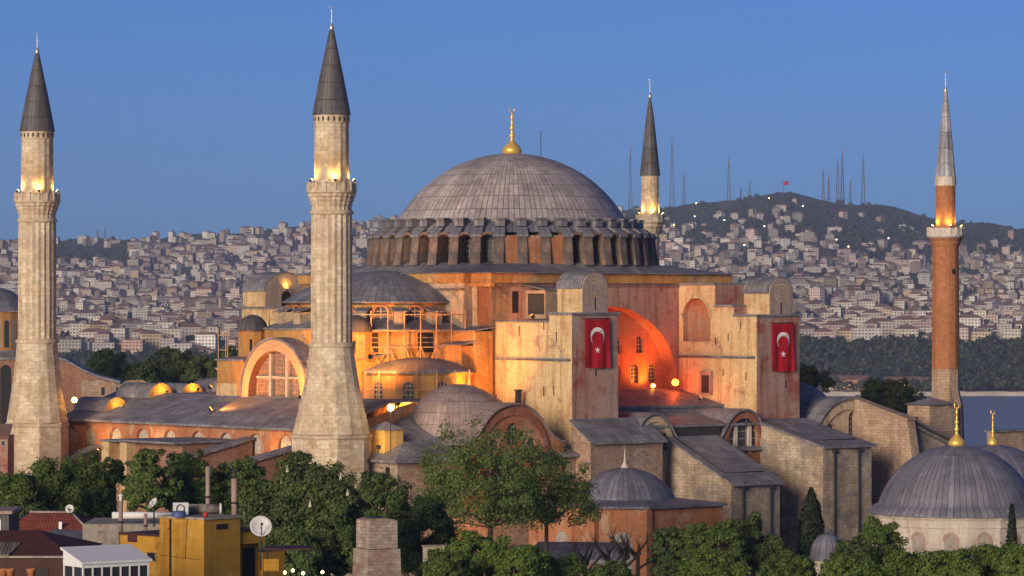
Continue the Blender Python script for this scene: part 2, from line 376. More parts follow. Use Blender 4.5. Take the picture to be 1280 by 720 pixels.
# arched hood and window of one bay
hood = MB(); pr = [(1.46 * math.cos(math.pi * i / 10), 42.9 + 1.3 * math.sin(math.pi * i / 10)) for i in range(11)] + [(1.02 * math.cos(math.pi * i / 10), 42.9 + .95 * math.sin(math.pi * i / 10)) for i in range(10, -1, -1)]
hood.ext(pr, lambda p, ww: V3((ww, p[0], p[1])), 17.0, 20.15, 0)
hb = hood.build('window_hood', M['drumstone'], hag)
wn = MB(); o_ = arch(0, 40.2, 1.5, 3.5, 8)
wn.face([V3((17.42, p[0], p[1])) for p in o_], 0)
for x in (-.28, .28): wn.box(17.43, 17.5, x - .05, x + .05, 40.2, 43.3, 1)
for z in (40.9, 41.6, 42.3, 43.0): wn.box(17.43, 17.49, -.7, .7, z - .05, z + .05, 1)
wb = wn.build('drum_window', [M['glass'], M['bars']], hag)
first = True
for k in range(NB):
    if k in FILL: continue
    for p in (hb, wb):
        o = p if first else p.copy()
        if not first: COL.objects.link(o); o.parent = hag
        o.rotation_euler = (0, 0, R(9 * (k + .5)))
    first = False
w = MB()
for k in FILL:
    a = 9 * (k + .5)
    fr = Matrix.Rotation(R(a), 4, 'Z')
    w.box(17.6, 19.9, -1.35, 1.35, 39.7, 43.7, 0, fr=fr)
w.build('walled_bay', M['redwall'], hag)
MB().lathe([(18.9, 44.15), (18.3, 44.75), (17.0, 45.5), (16.3, 45.6)], n=80, smooth=True).build('drum_roof', M['lead'], hag)
# ---- great dome and its finial
Rd, zc = 18.4, 37.2
pf = [(16.45, 45.5), (16.32, 45.7)] + [(Rd * math.cos(a), zc + Rd * math.sin(a)) for a in [R(27.8 + 62.2 * i / 22) for i in range(23)]]
pf[-1] = (0, zc + Rd)
MB().lathe(pf, n=96).build('dome', M['domelead'], hag)
def finial(mb, x, y, z, h, r, m=0, n=16):
    k = h
    pf = [(r * .75, z - .1), (r, z + .05 * k), (r * .98, z + .1 * k), (r * .75, z + .17 * k), (r * .4, z + .24 * k), (r * .2, z + .3 * k), (r * .17, z + .36 * k), (r * .33, z + .4 * k), (r * .17, z + .44 * k), (r * .14, z + .53 * k), (r * .27, z + .57 * k), (r * .13, z + .61 * k), (r * .1, z + .76 * k), (r * .2, z + .8 * k), (r * .09, z + .84 * k), (r * .07, z + .9 * k), (0, z + .93 * k)]
    mb.lathe(pf, (x, y), n, m=m)
    # small crescent at the tip
    c0 = z + .96 * k; rr = .06 * k
    for i in range(10):
        a, b = R(-220 + 26 * i), R(-220 + 26 * (i + 1))
        mb.tube((x + rr * math.cos(a), y, c0 + rr * math.sin(a)), (x + rr * math.cos(b), y, c0 + rr * math.sin(b)), .012 * k, n=5, m=m)
w = MB(); finial(w, 0, 0, 55.5, 6.5, 1.4, n=24); w.build('finial', M['gold'], hag)
MB().tube((3.2, -2.5, 54.8), (3.2, -2.5, 58.8), .05).build('lightning_rod', M['iron'], hag)
# ---- half domes west (seen) and east
def half_dome(sg):
    f = (lambda x: x) if sg < 0 else (lambda x: -x)
    a0, a1 = (90, 270) if sg < 0 else (-90, 90); c = (22.6 * sg, 0)
    Rh = 25.4
    pf = [(14.15, 34.55), (14.15, 34.75)] + [(Rh * math.sin(a), 38.95 - Rh * (1 - math.cos(a))) for a in [R(33.4 * (1 - i / 12)) for i in range(13)]]
    pf[-1] = (0, 38.95)
    MB().lathe(pf, c, 48, a0, a1).build('half_dome', M['lead'], hag)
    MB().lathe([(13.2, 30.8), (13.2, 34.3), (13.9, 34.55)], c, 40, a0, a1, smooth=False).build('half_dome_drum', M['ochre'], hag)
    MB().lathe([(16.6, 18), (16.6, 31.0)], c, 14, a0, a1, smooth=False).build('apse_wall', M['ochre'], hag)
    MB().lathe([(16.9, 30.95), (16.9, 31.15), (13.2, 32.3)], c, 14, a0, a1, smooth=False).build('apse_ledge_roof', M['lead'], hag)
    for i in range(9):
        a = R(a0 + 11 + (a1 - a0 - 22) * i / 8); fr = Matrix.Translation((c[0], c[1], 0)) @ Matrix.Rotation(a, 4, 'Z')
        w = MB(); w.box(13.0, 15.1, -.75, .75, 31.0, 33.3, 0, fr=fr)
        w.ext([(12.9, 33.9), (15.4, 33.3), (15.4, 33.45), (12.9, 34.05)], lambda p, ww: fr @ V3((p[0], ww, p[1])), -.95, .95, 1)
        w.build('buttress', [M['cream'], M['lead']], hag)
    for i in range(8):
        a = R(a0 + 11 + (a1 - a0 - 22) * (i + .5) / 8); dr = V3((math.cos(a), math.sin(a), 0)); tn = V3((-math.sin(a), math.cos(a), 0))
        q = V3((c[0], c[1], 0)) + dr * 13.2
        window(hag, q, tn, dr, arch(0, 31.9, 1.7, 2.3, 8), -.06, 2, 3, name='window')
        # hood moulding over each window
        w = MB(); pr = [(1.2 * math.cos(math.pi * j / 10), 33.2 + 1.1 * math.sin(math.pi * j / 10)) for j in range(11)] + [(.9 * math.cos(math.pi * j / 10), 33.2 + .85 * math.sin(math.pi * j / 10)) for j in range(10, -1, -1)]
        w.ext(pr, lambda p, ww: q + tn * p[0] + dr * ww + V3((0, 0, p[1])), -.1, .45); w.build('window_hood', M['redwall'], hag)
half_dome(-1); half_dome(1)
# openings low on the west apse wall
for a in (196, 222, 250):
    a_ = R(a); dr = V3((math.cos(a_), math.sin(a_), 0)); tn = V3((-math.sin(a_), math.cos(a_), 0))
    aa = (a - 90) % (180 / 14) - 90 / 14; rw = 16.6 * math.cos(R(90 / 14)) / math.cos(R(aa))
    # windows sit on the facet facing the same way
    k = int((a - 90) // (180 / 14)); am = R(90 + (k + .5) * 180 / 14); dr = V3((math.cos(am), math.sin(am), 0)); tn = V3((-math.sin(am), math.cos(am), 0))
    q = V3((-22.6, 0, 0)) + dr * (16.6 * math.cos(R(90 / 14)))
    window(hag, q, tn, dr, rect(-1.1, 1.1, 28.0, 30.6), -.05, 1, 4, .12, barm='plank', glassm='dark')
# stepped corner buttresses at the south west and north west corners
for sv in (-1, 1):
    w = MB(); y0, y1 = (-21.3, -16.2) if sv < 0 else (16.2, 21.3)
    w.box(-24.2, -21.2, y0, y1, 18, 30.8, 0); w.ext([(-24.6, 30.8), (-21.2, 31.2), (-21.2, 31.4), (-24.6, 30.95)], fv, y0 - .3, y1 + .3, 1)
    w.box(-26.3, -24.2, y0 + .3, y1 - .5, 18, 28.9, 0); w.ext([(-26.7, 28.9), (-24.2, 29.3), (-24.2, 29.5), (-26.7, 29.05)], fv, y0, y1 - .2, 1)
    w.build('stepped_buttress', [M['ochre'], M['lead']], hag)
# ---- exedrae (round bays) at the diagonals
for su, sv in ((-1, -1), (-1, 1), (1, -1), (1, 1)):
    c = (30 * su, 16.5 * sv); mid = math.degrees(math.atan2(sv * .77, su * .64)); a0, a1 = mid - 125, mid + 125
    pf = [(7.7, 25.35), (7.7, 25.55), (6.9, 25.8), (5.2, 26.5), (3.2, 27.0), (1.5, 27.25), (0, 27.35)]
    MB().lathe(pf, c, 40, a0, a1).build('bay_roof', M['lead'], hag)
    n = 14; w = MB(); w.lathe([(7.3, 16), (7.3, 25.0), (7.55, 25.35)], c, n, a0, a1, smooth=False); w.build('bay_wall', M['ochre'], hag)
    for i in range(2, n - 2, 2):
        am = R(a0 + (a1 - a0) * (i + .5) / n); dr = V3((math.cos(am), math.sin(am), 0)); tn = V3((-math.sin(am), math.cos(am), 0))
        q = V3((c[0], c[1], 0)) + dr * (7.3 * math.cos(R((a1 - a0) / n / 2)))
        window(hag, q, tn, dr, arch(0, 21.4, 1.5, 2.9, 8), -.04, 3, 5, .08)
# sheds of the stairs above the piers beside the base block
w = MB(); w.box(-15.2, -12.9, -25.0, -21.0, 32.4, 36.2, 0); w.ext([(-25.2, 36.2), (-21.0, 36.9), (-21.0, 37.0), (-25.2, 36.35)], fu, -15.5, -12.7, 1)
w.box(-15.21, -15.2, -24.8, -21.4, 33, 35.8, 2); w.build('stair_shed', [M['plank'], M['lead'], M['iron']], hag)
mb = MB(); mb.face([(-17.6, -21.02, 33.2), (-16.5, -21.02, 33.2), (-16.5, -21.02, 36.1), (-17.6, -21.02, 36.1)]); mb.build('doorway', M['dark'], hag)
# ---- four buttress piers
def barrel(mb, u0, u1, v0, v1, zs, rise, th=.18, m=1, over=.2):
    c, r = (u0 + u1) / 2, (u1 - u0) / 2 + over
    pr = [(c + r * math.cos(math.pi * i / 16), zs + rise * math.sin(math.pi * i / 16)) for i in range(17)] + [(c + (r - th) * math.cos(math.pi * i / 16), zs + (rise - th) * math.sin(math.pi * i / 16)) for i in range(16, -1, -1)]
    mb.ext(pr, fv, v0, v1, m)
def pier(name, u0, u1, sv, steps, tur, front, side, label, niche=None):
    """steps: (v from, v to, top) going outward; all v given as distance from the dome axis"""
    w = MB()
    for a, b, z in steps:
        y0, y1 = sorted((a * sv, b * sv)); P = [(u0, y0), (u1, y0), (u1, y1), (u0, y1)]
        m_w = 1
        lo = 13.0
        for i, (p, q) in enumerate(zip(P, P[1:] + P[:1])):
            n_ = i
            mm = 0 if (n_ in (1, 3)) else 1                      # west/east faces cream, ends rose
            if niche and i == 3 and a == steps[0][0]: continue
            w.face([(*p, lo), (*q, lo), (*q, z), (*p, z)], mm)
        e = .25
        w.box(u0 - e, u1 + e, y0 - (e if (sv < 0 and b == steps[-1][1]) else .0), y1 + (e if (sv > 0 and b == steps[-1][1]) else .0), z, z + .3, 2)
    # string course
    v0, v1 = steps[0][0], steps[-1][1]
    y0, y1 = sorted((v0 * sv, (v1 - .25) * sv))
    w.box(u0 - .3, u0 - .003, y0, y1, 27.0, 27.35, 2)
    w.build(name, [M[side], M[front], M['lead']], hag, label)
    t0, t1, vb, zb, zs, rise = tur
    y0, y1 = sorted((vb * sv, (v1 + .02) * sv)); w = MB()
    c, r = (t0 + t1) / 2, (t1 - t0) / 2
    pr = [(t0, zb), (t1, zb)] + [(c + r * math.cos(math.pi * i / 16), zs + rise * math.sin(math.pi * i / 16)) for i in range(17)]
    for i in range(len(pr) - 1): 
        p, q = pr[i], pr[i + 1]; w.face([fv(p, y0), fv(q, y0), fv(q, y1), fv(p, y1)], 0)
    p, q = pr[-1], pr[0]; w.face([fv(p, y0), fv(q, y0), fv(q, y1), fv(p, y1)], 0)
    w.face([fv(p, y0) for p in pr], 3); w.face([fv(p, y1) for p in pr], 3)
    barrel(w, t0, t1, y0 + (.12 if sv < 0 else .0) - .0, y1 - (.12 if sv > 0 else 0), zs, rise + .2, .16, 2, .22)
    yf = (v1 + .02) * sv
    # roundel on the gable
    for ra in (1.25, .8):
        for i in range(24):
            a, b = 2 * math.pi * i / 24, 2 * math.pi * (i + 1) / 24; cz = zs + .1
            w.face([(c + ra * math.cos(a), yf + .03 * sv, cz + ra * math.sin(a)), (c + ra * math.cos(b), yf + .03 * sv, cz + ra * math.sin(b)), (c + (ra - .13) * math.cos(b), yf + .03 * sv, cz + (ra - .13) * math.sin(b)), (c + (ra - .13) * math.cos(a), yf + .03 * sv, cz + (ra - .13) * math.sin(a))], 0)
    w.build('pier_turret', [M[side], M[front], M['lead'], M['greyrose']], hag)
    slit(hag, (0, yf, 0), (1, 0, 0), (0, sv, 0), c - .1, zs - 2.8, .2, 1.7)
    return w
M['greyrose'] = plaster('greyish weathered plaster', (.38, .30, .26), (.36, .27, .22), (.40, .30, .25), .2, .5)
M['pale'] = plaster('pale yellow plaster', (.63, .47, .26), (.57, .40, .205), (.50, .29, .15), .15, .7, .6, bare=(.42, .25, .16))
pier('buttress_pier', -20.5, -12.5, -1, [(21.02, 31.9, 32.0), (31.9, 36.5, 33.0)], (-18.7, -14.3, 31.5, 33.3, 36.4, 2.1), 'rose', 'pale', 'tall stepped pier of pale and rose plaster carrying the nearer flag')
pier('buttress_pier', 12.6, 20.7, -1, [(21.02, 28.3, 37.0), (28.3, 32.0, 34.0), (32.0, 36.5, 32.7)], (15.0, 19.4, 31.5, 33.0, 35.8, 2.1), 'rose', 'pale', 'tall stepped pier with a painted niche carrying the farther flag', niche=True)
pier('buttress_pier', -20.5, -12.5, 1, [(21.02, 36.5, 33.7)], (-20.3, -12.8, 31.0, 34.0, 36.2, 2.6), 'rose', 'pale', None)
pier('buttress_pier', 12.6, 20.7, 1, [(21.02, 28.3, 37.0), (28.3, 36.5, 33.0)], (15.0, 19.4, 31.5, 33.0, 35.8, 2.1), 'rose', 'pale', None)
# niche of the south-east pier (west face), its door, slits
O = (12.6, 0, 0)
w = MB(); c, r = -24.6, 2.75; z0, zt = 29.2, 35.2
o_ = arch(c, z0, 2 * r, zt - z0, 14)
ring = arch(c, z0 - .0, 2 * r + .5, zt - z0 + .25, 14)
w.wall((12.6, 0, 0), (0, 1, 0), (-1, 0, 0), rect(-28.3, -21.02, 13, 37.0), [o_], .05, 1, outer=False)
K_ = 9
rows = [[(12.62 + 1.7 * math.sin(math.pi * j / K_) ** .8, c - r * math.cos(math.pi * j / K_), z) for j in range(K_ + 1)] for z in (z0, zt - r)]
for j in range(K_): w.face([rows[0][j], rows[0][j + 1], rows[1][j + 1], rows[1][j]], 0)
for i in range(7):          # quarter sphere head of the niche
    f0, f1 = math.pi / 2 * i / 7, math.pi / 2 * (i + 1) / 7
    P_ = lambda f, j: (12.62 + 1.7 * math.cos(f) * math.sin(math.pi * j / K_) ** .8, c - r * math.cos(f) * math.cos(math.pi * j / K_), zt - r + r * math.sin(f))
    for j in range(K_): w.face([P_(f0, j), P_(f0, j + 1), P_(f1, j + 1), P_(f1, j)], 0)
w.face([(12.6, c - r, z0), (12.6, c + r, z0)] + rows[0][::-1][1:-1], 1)
for i in range(2, len(o_) - 1):
    p, q, a, b = o_[i], o_[i + 1], ring[i], ring[i + 1]
    w.face([(12.40, *p), (12.40, *q), (12.40, *b), (12.40, *a)], 1); w.face([(12.40, *p), (12.40, *q), (12.6, *q), (12.6, *p)], 1); w.face([(12.40, *a), (12.40, *b), (12.57, *b), (12.57, *a)], 1)
M['fresco'] = plaster('worn red painted plaster', (.36, .25, .17), (.42, .13, .06), (.46, .24, .11), .3, .5)
w.build('niche', [M['fresco'], M['pale']], hag)
w = MB(); w.box(12.2, 12.58, -27.9, -25.6, 22.0, 25.2, 0); w.face([(12.19, -27.5, 22.2), (12.19, -26.0, 22.2), (12.19, -26.0, 24.6), (12.19, -27.5, 24.6)], 1); w.build('doorway', [M['rose'], M['dark']], hag)
for x, z in ((-31, 29.4), (-28.5, 28.8), (-33.5, 31), (-30, 24.5), (-34.5, 24)): slit(hag, O, (0, 1, 0), (-1, 0, 0), x, z, .2, 1.0)
for x, z in ((-33.5, 29.5), (-31, 31), (-26, 30.2), (-33, 22.5), (-31, 22.3)): slit(hag, (-20.5, 0, 0), (0, 1, 0), (-1, 0, 0), x, z, .2, 1.3)
slit(hag, (0, -36.5, 0), (1, 0, 0), (0, -1, 0), -16.5, 25.0, .25, .9); slit(hag, (0, -36.5, 0), (1, 0, 0), (0, -1, 0), 18, 23.0, .25, 1.0)
MB().box(-22.3, -21.7, -27.8, -27.2, 18, 23.0).box(-22.4, -21.6, -27.9, -27.1, 23, 23.2).build('chimney_pipe', M['iron'], hag)
# door and lit niche of the north-west turret (south gable)
w = MB(); yv = 30.98
w.face([(x, yv - .01, z) for x, z in arch(-16.6, 34.1, 1.7, 2.2, 8)], 0); w.build('doorway', M['dark'], hag)
# ---- gallery body
SV, WU = -37.5, -50.0
g = MB(); g.box(WU, 40, SV, 37.5, -2, 15.0, 0)
g.build('gallery_wall', [M['rubble']], hag)
# west front wall with arched windows (above the annex roofs)
T, N = WEST; hl = []
vs_ = [-21, -14.5, -8, -1.5, 5, 11.5, 18, 24.5, 31, 35.6]
for v in vs_: hl.append(arch(v, 14.6, 2.9, 2.9, 8))
MB().wall((WU - .4, 0, 0), T, N, rect(-24.5, 37.5, 2, 18.2), hl, .8, 0).build('west_wall', M['redwall'], hag)
for h in hl: window(hag, (WU - .4, 0, 0), T, N, h, .5, 4, 4, .1, barm='bars', glassm='pane')
# ---- lower roofs
w = MB()
def slab(mb, pts, th=.25, m=0):
    mb.face(pts, m); low = [(p[0], p[1], p[2] - th) for p in pts]
    mb.face(low[::-1], m)
    for i in range(len(pts)):
        j = (i + 1) % len(pts); mb.face([pts[i], low[i], low[j], pts[j]], m)
slab(w, [(-51.2, -24.9, 18.45), (-41.5, -24.9, 21.9), (-41.5, 38.2, 21.9), (-51.2, 38.2, 18.45)], .3)
slab(w, [(-41.4, -24.9, 21.95), (-20, -21.2, 22.4), (-20, 21.2, 22.4), (-41.4, 38.2, 21.95)], .3)
slab(w, [(-50.9, -38.3, 15.0), (40.6, -38.3, 15.0), (24.0, -21.1, 22.05), (-33.8, -21.1, 22.05)], .3)
slab(w, [(-50.9, -38.3, 15.0), (-37.5, -24.95, 20.5), (-50.9, -24.95, 15.0)], .3)
slab(w, [(40.6, -38.2, 15.0), (40.6, 38.2, 15.0), (22.1, 21.2, 22.0), (22.1, -21.2, 22.0)], .3)
slab(w, [(40.6, 38.3, 15.1), (-41.0, 38.3, 15.1), (-25, 21.1, 22.0), (24, 21.1, 22.0)], .3)
w.build('gallery_roof', M['lead'], hag)
w = MB(); w.face([(-50.4, -24.8, 15), (-37, -24.8, 20), (-37, -24.8, 21.8), (-50.4, -24.8, 18.3)])
w.build('gable_wall', M['redwall'], hag)
# ---- vaulted gallery bays with lunette walls facing south
def bell(x, r, h, zs):
    a = abs(x) / r
    if a <= .8: return zs + h * math.sqrt(1 - a * a)
    x0, x1 = .8, 1.35
    t = min((a - x0) / (x1 - x0), 1); s = -1.3333 * h
    return zs + .6 * h + s * (x1 - x0) * (t - t * t / 2)
def lunette(uc, r, h, zs, vf, vb, wm, wins, roofm='lead', back_drop=0.0):
    xs = [-1.35 * r + 2.7 * r * i / 40 for i in range(41)]
    top = [(uc + x, bell(x, r, h, zs) + .14) for x in xs]; low = [(uc + x, bell(x, r, h, zs) - .12) for x in xs]
    mb = MB(); mb.ext(top + low[::-1], fv, vf - .45, vb, 0, smooth=False)
    for i in range(len(mb.sm)): mb.sm[i] = False
    mb.build('vault_roof', M[roofm], hag)
    T, N = SOUTH
    rim = [(uc + r * .93 * math.cos(math.pi * i / 20), zs + h * .90 * math.sin(math.pi * i / 20)) for i in range(21)]
    poly = [(uc - 1.35 * r, 8), (uc + 1.35 * r, 8)] + low[::-1]
    hl = [arch(uc + x, zs + z, ww, hh, 8) for x, z, ww, hh, nx, nz in wins]
    MB().wall((0, vf, 0), T, N, poly, hl, .5, 0, outer=False).build('lunette_wall', M[wm], hag)
    for q, (x, z, ww, hh, nx, nz) in zip(hl, wins): window(hag, (0, vf, 0), T, N, q, .4, nx, nz, .09)
    # proud brick rim following the vault
    mb = MB(); o2 = [(uc + r * .80 * math.cos(math.pi * i / 24), zs + h * .78 * math.sin(math.pi * i / 24)) for i in range(25)]
    o1 = [(uc + r * .94 * math.cos(math.pi * i / 24), zs + h * .92 * math.sin(math.pi * i / 24)) for i in range(25)]
    mb.ext(o1 + o2[::-1], fv, vf - .22, vf - .005, 0); mb.build('arch_rim', M['rim' if wm == 'redwall' else wm], hag)
M['rim'] = plaster('dark red brick rim', (.32, .12, .07), (.27, .1, .06), (.38, .2, .13), .3, .5)
lunette(-31.5, 6.3, 6.5, 15.2, -37.75, -22, 'redwall', [(0, 1.3, 1.9, 2.8, 4, 5), (-3.1, .5, 1.4, 1.6, 3, 3), (3.1, .5, 1.4, 1.6, 3, 3)], 'leadpink')
lunette(29.0, 7.0, 7.1, 14.3, -37.75, -22, 'cream', [(.9, .9, 1.9, 4.4, 3, 6), (-3.6, 1.0, 1.6, 2.6, 3, 4)])
lunette(8.9, 4.1, 5.3, 14.9, -37.8, -29.5, 'redwall', [(0, -.6, 5.0, 5.0, 3, 5)])
lunette(-7.3, 3.7, 5.0, 15.0, -37.8, -29.5, 'cream', [(-.2, .2, 1.5, 3.0, 2, 3), (1.9, .2, 1.1, 2.2, 2, 3)])
w = MB()
for x in (7.6, 10.2): w.box(x - .28, x + .28, -37.72, -37.4, 14.3, 18.3)
w.build('column', M['marble'], hag)
# roofs before the tympanum
w = MB()
slab(w, [(-12.4, -30.2, 20.7), (12.5, -30.2, 20.7), (12.5, -20.9, 22.7), (-12.4, -20.9, 22.7)], .4)
w.box(-12.3, 12.4, -30.0, -29.7, 19.0, 20.3)
slab(w, [(-12.4, -38.1, 18.4), (12.5, -38.1, 18.4), (12.5, -30.1, 19.9), (-12.4, -30.1, 19.9)], .3)
w.box(-4.2, 4.5, -37.9, -37.55, 14.0, 18.2, 1)  # dark sheet puts the shade of the recessed wall between lunettes into colour
w.build('terrace_roof', [M['lead'], M['iron']], hag)
# ---- buttress blocks running out from the south wall, each under a lean-to lead roof
def block(u0, u1, v1, z0, z1, wm, pipes, label=None, v0=-36.55, seams=True):
    mb = MB()
    P = [(u0, v0), (u0, v1), (u1, v1), (u1, v0)]
    zt = lambda v: z0 + (z1 - z0) * (v - v0) / (v1 - v0) - .2
    for (a, b) in zip(P, P[1:]): mb.face([(*a, -2), (*b, -2), (*b, zt(b[1])), (*a, zt(a[1]))], 0)
    mb.build('buttress_block', M[wm], hag, label)
    mb = MB(); k = (z1 - z0) / (v1 - v0)
    slab(mb, [(u0 - .35, v1 - .6, z1 - .6 * k), (u1 + .35, v1 - .6, z1 - .6 * k), (u1 + .35, v0, z0), (u0 - .35, v0, z0)], .3)
    if seams:
        n = V3((0, -k, 1)).normalized()
        for a, b in (((u0 + .9, v0 - .5), (u0 + .9, v1 + 2.2)), ((u0 + .9, v1 + 2.2), (u1 - .9, v1 + 2.2))):
            p, q = [V3((x[0], x[1], z0 + k * (x[1] - v0) + .04)) for x in (a, b)]; mb.tube(p, q, .09, n=6, m=1)
    mb.build('lean_to_roof', [M['lead'], M['iron']], hag)
    for x, z in pipes:
        mb = MB(); mb.tube((x, v1 - .22, -1), (x, v1 - .22, z1 - .5), .13, n=8); mb.tube((x, v1 - .22, z1 - .5), (x, v1 - .55, z1 - .25), .13, n=8)
        mb.box(x - .3, x + .3, v1 - .5, v1 - .05, z1 - 1.1, z1 - .6); mb.build('drain_pipe', M['iron'], hag)
block(-20.7, -8.2, -40.4, 19.5, 17.0, 'rubble', [], 'rough stone and brick buttress', seams=False)
block(-4.9, 3.8, -50.0, 17.5, 11.4, 'ashlar', [(-3.0, 0), (2.0, 0)], 'pale stone buttress with a long steep lead roof')
block(12.0, 21.2, -49.7, 18.8, 15.7, 'ashlar', [(14.0, 0), (18.6, 0)], 'tall pale stone buttress with two drain pipes')
MB().wall((0, -50.02, 0), (1, 0, 0), (0, -1, 0), arch(-.2, 2.0, 1.6, 4.6, 8), [], .02).build('blind_window', M['dark'], hag)
w = MB(); w.ext([(-37.2, 21.3), (-47.8, 18.7), (-50.3, 6), (-50.8, -2), (-37.2, -2)], fu, 30.0, 31.5, 0); w.build('buttress_block', M['warmstone'], hag, 'sloping warm stone buttress beside the grey vaulted bay')
w = MB(); w.ext([(-37.2, 21.5), (-48.1, 18.82), (-48.1, 18.62), (-37.2, 21.3)], fu, 29.85, 31.65, 0); w.build('coping', M['warmstone'], hag)
w = MB(); w.ext([(31.5, 18.4), (45.0, 13.2), (45.0, -2), (31.5, -2)], fv, -47.0, -45.8, 0); w.build('buttress_block', M['ashlar'], hag)
w = MB()
for off in (0, .75): w.ext([(31.4, 18.85 - off), (45.4, 13.4 - off), (45.4, 13.1 - off), (31.4, 18.55 - off)], fv, -47.9 + off * .4, -45.4, 0)
w.build('lean_to_roof', M['lead'], hag)
w = MB(); w.box(37.0, 42.2, -45.4, -41.2, 0, 20.4, 0); w.build('stone_annex', M['warmstone'], hag)
w = MB(); c = (39.6, -43.3, 21.5); q = [(36.6, -45.8, 20.45), (42.6, -45.8, 20.45), (42.6, -40.8, 20.45), (36.6, -40.8, 20.45)]
for i in range(4): w.face([q[i], q[(i + 1) % 4], c])
w.face(q[::-1]); w.build('annex_roof', M['lead'], hag)
slit(hag, (37, 0, 0), (0, 1, 0), (-1, 0, 0), -43.2, 17.6, .5, 1.2)
w = MB(); w.box(46, 58, -49, -47.8, -2, 16.6); w.box(45.8, 58.2, -49.3, -47.5, 16.62, 16.9, 1); w.build('parapet_wall', [M['warmstone'], M['lead']], hag)
# ---- west front: great thermal window, its vault and side blocks
UT = -41.5; T, N = WEST
ro, ri, zc2 = 7.3, 5.85, 22.3
semi = lambda r, n=28, z=zc2: [(r * math.cos(math.pi * i / n), z + r * math.sin(math.pi * i / n)) for i in range(n + 1)]
poly = [(-ro, 20), (ro, 20)] + semi(ro); hole = [(-ri, 20.6), (ri, 20.6)] + semi(ri)
MB().wall((UT, 0, 0), T, N, poly, [hole], 1.5, 0, mr=1).build('thermal_window_wall', [M['archpl'], M['redwall']], hag)
tw = window(hag, (UT, 0, 0), T, N, [(-ri, 21.5), (ri, 21.5)] + semi(ri, 28), 1.3, 22, 12, .1, 'thermal_window', barm='pane2', glassm='glass2')
w = MB()
for v in (-1.75, 1.95): w.box(UT + .8, UT + 1.2, v - .25, v + .25, 20.6, zc2 + math.sqrt(ri * ri - v * v) - .05)
w.box(UT + .9, UT + 1.15, -5.2, 5.2, 24.4, 24.7); w.build('mullion', M['bars'], hag)
w = MB(); pr = semi(ro + .35, 24) ; pi_ = semi(ro + .02, 24)
w.ext(pr + pi_[::-1], fu, UT - .15, -36.0, 0); w.build('vault_roof', M['lead'], hag)
for sv in (-1, 1):
    y0, y1 = sorted((7.35 * sv, 13.6 * sv)); w = MB(); w.box(UT + .4, -33, y0, y1, 18, 26.8, 0)
    w.box(UT + .28, UT + .4, *sorted((8.8 * sv, 13.6 * sv)), 18, 23.6, 1); w.build('side_block', [M['ochre'], M['pale']], hag)
    w = MB(); slab(w, [(UT + .1, y0 - .2, 26.9), (UT + .1, y1 + .2, 26.9), (-33, y1 + .2, 27.8), (-33, y0 - .2, 27.8)], .2); w.build('side_block_roof', M['lead'], hag)
    w = MB(); w.lathe([(1.95, 26.6), (1.95, 30.5), (2.15, 30.7)], (-36.6, 11.6 * sv), 12, smooth=False, m=0)
    w.lathe([(2.2, 30.7), (2.15, 30.95), (1.9, 31.8), (1.3, 32.5), (.6, 32.85), (0, 32.95)], (-36.6, 11.6 * sv), 24, m=1); 
    w.box(-38.0, -37.9, 11.6 * sv - 1.6, 11.6 * sv - .6, 27.9, 29.6, 2); w.build('stair_turret', [M['ochre'], M['conelead'], M['dark']], hag)
# ---- small domes and vaults on the gallery roofs
w = MB(); Rc = 7.0; w.lathe([(7.4, 17.6), (6.6, 19.0), (5.9, 20.3)] + [(Rc * math.sin(a), 24.1 - Rc * (1 - math.cos(a))) for a in [R(53 * (1 - i / 12)) for i in range(12)]] + [(0, 24.1)], (-33.0, -28.6), 48); Rc = 7.6; w.build('corner_dome', M['leadpink'], hag)
w = MB(); w.lathe([(6.6, 18.6), (6.5, 20.0)] + [(Rc * math.sin(a), 24.0 - Rc * (1 - math.cos(a))) for a in [R(56 * (1 - i / 12)) for i in range(12)]] + [(0, 24.0)], (-30, 29.3), 40); w.build('corner_dome', M['lead'], hag)
w = MB(); w.lathe([(6.6, 18.6), (6.5, 20.0)] + [(Rc * math.sin(a), 23.6 - Rc * (1 - math.cos(a))) for a in [R(56 * (1 - i / 12)) for i in range(12)]] + [(0, 23.6)], (28, -27.0), 40); w.build('corner_dome', M['lead'], hag)
for uu, vv, r in ((-46.5, 30.0, 1.9), (-41.5, 26.5, 2.1), (-36.5, 26.0, 2.0)):
    z0 = 20.1 if uu < -45 else 21.9; w = MB()
    pr = [(uu + r * math.cos(math.pi * i / 14), z0 - .6 + r * math.sin(math.pi * i / 14)) for i in range(15)]
    w.ext(pr, fv, vv, vv + 8, 1, capm=0); w.build('roof_vault', [M['ochre'], M['lead']], hag)
w = MB(); w.box(-49.0, -46.0, -33.6, -30.2, 15, 18.6, 0)
c = (-47.5, -31.9, 19.7); q = [(-49.2, -33.8, 18.62), (-45.8, -33.8, 18.62), (-45.8, -30.0, 18.62), (-49.2, -30.0, 18.62)]
for i in range(4): w.face([q[i], q[(i + 1) % 4], c], 1)
w.build('roof_hut', [M['yellowpl'], M['lead']], hag)
slit(hag, (-50.0, 0, 0), T, N, -36.0, 12.4, .9, 1.7)
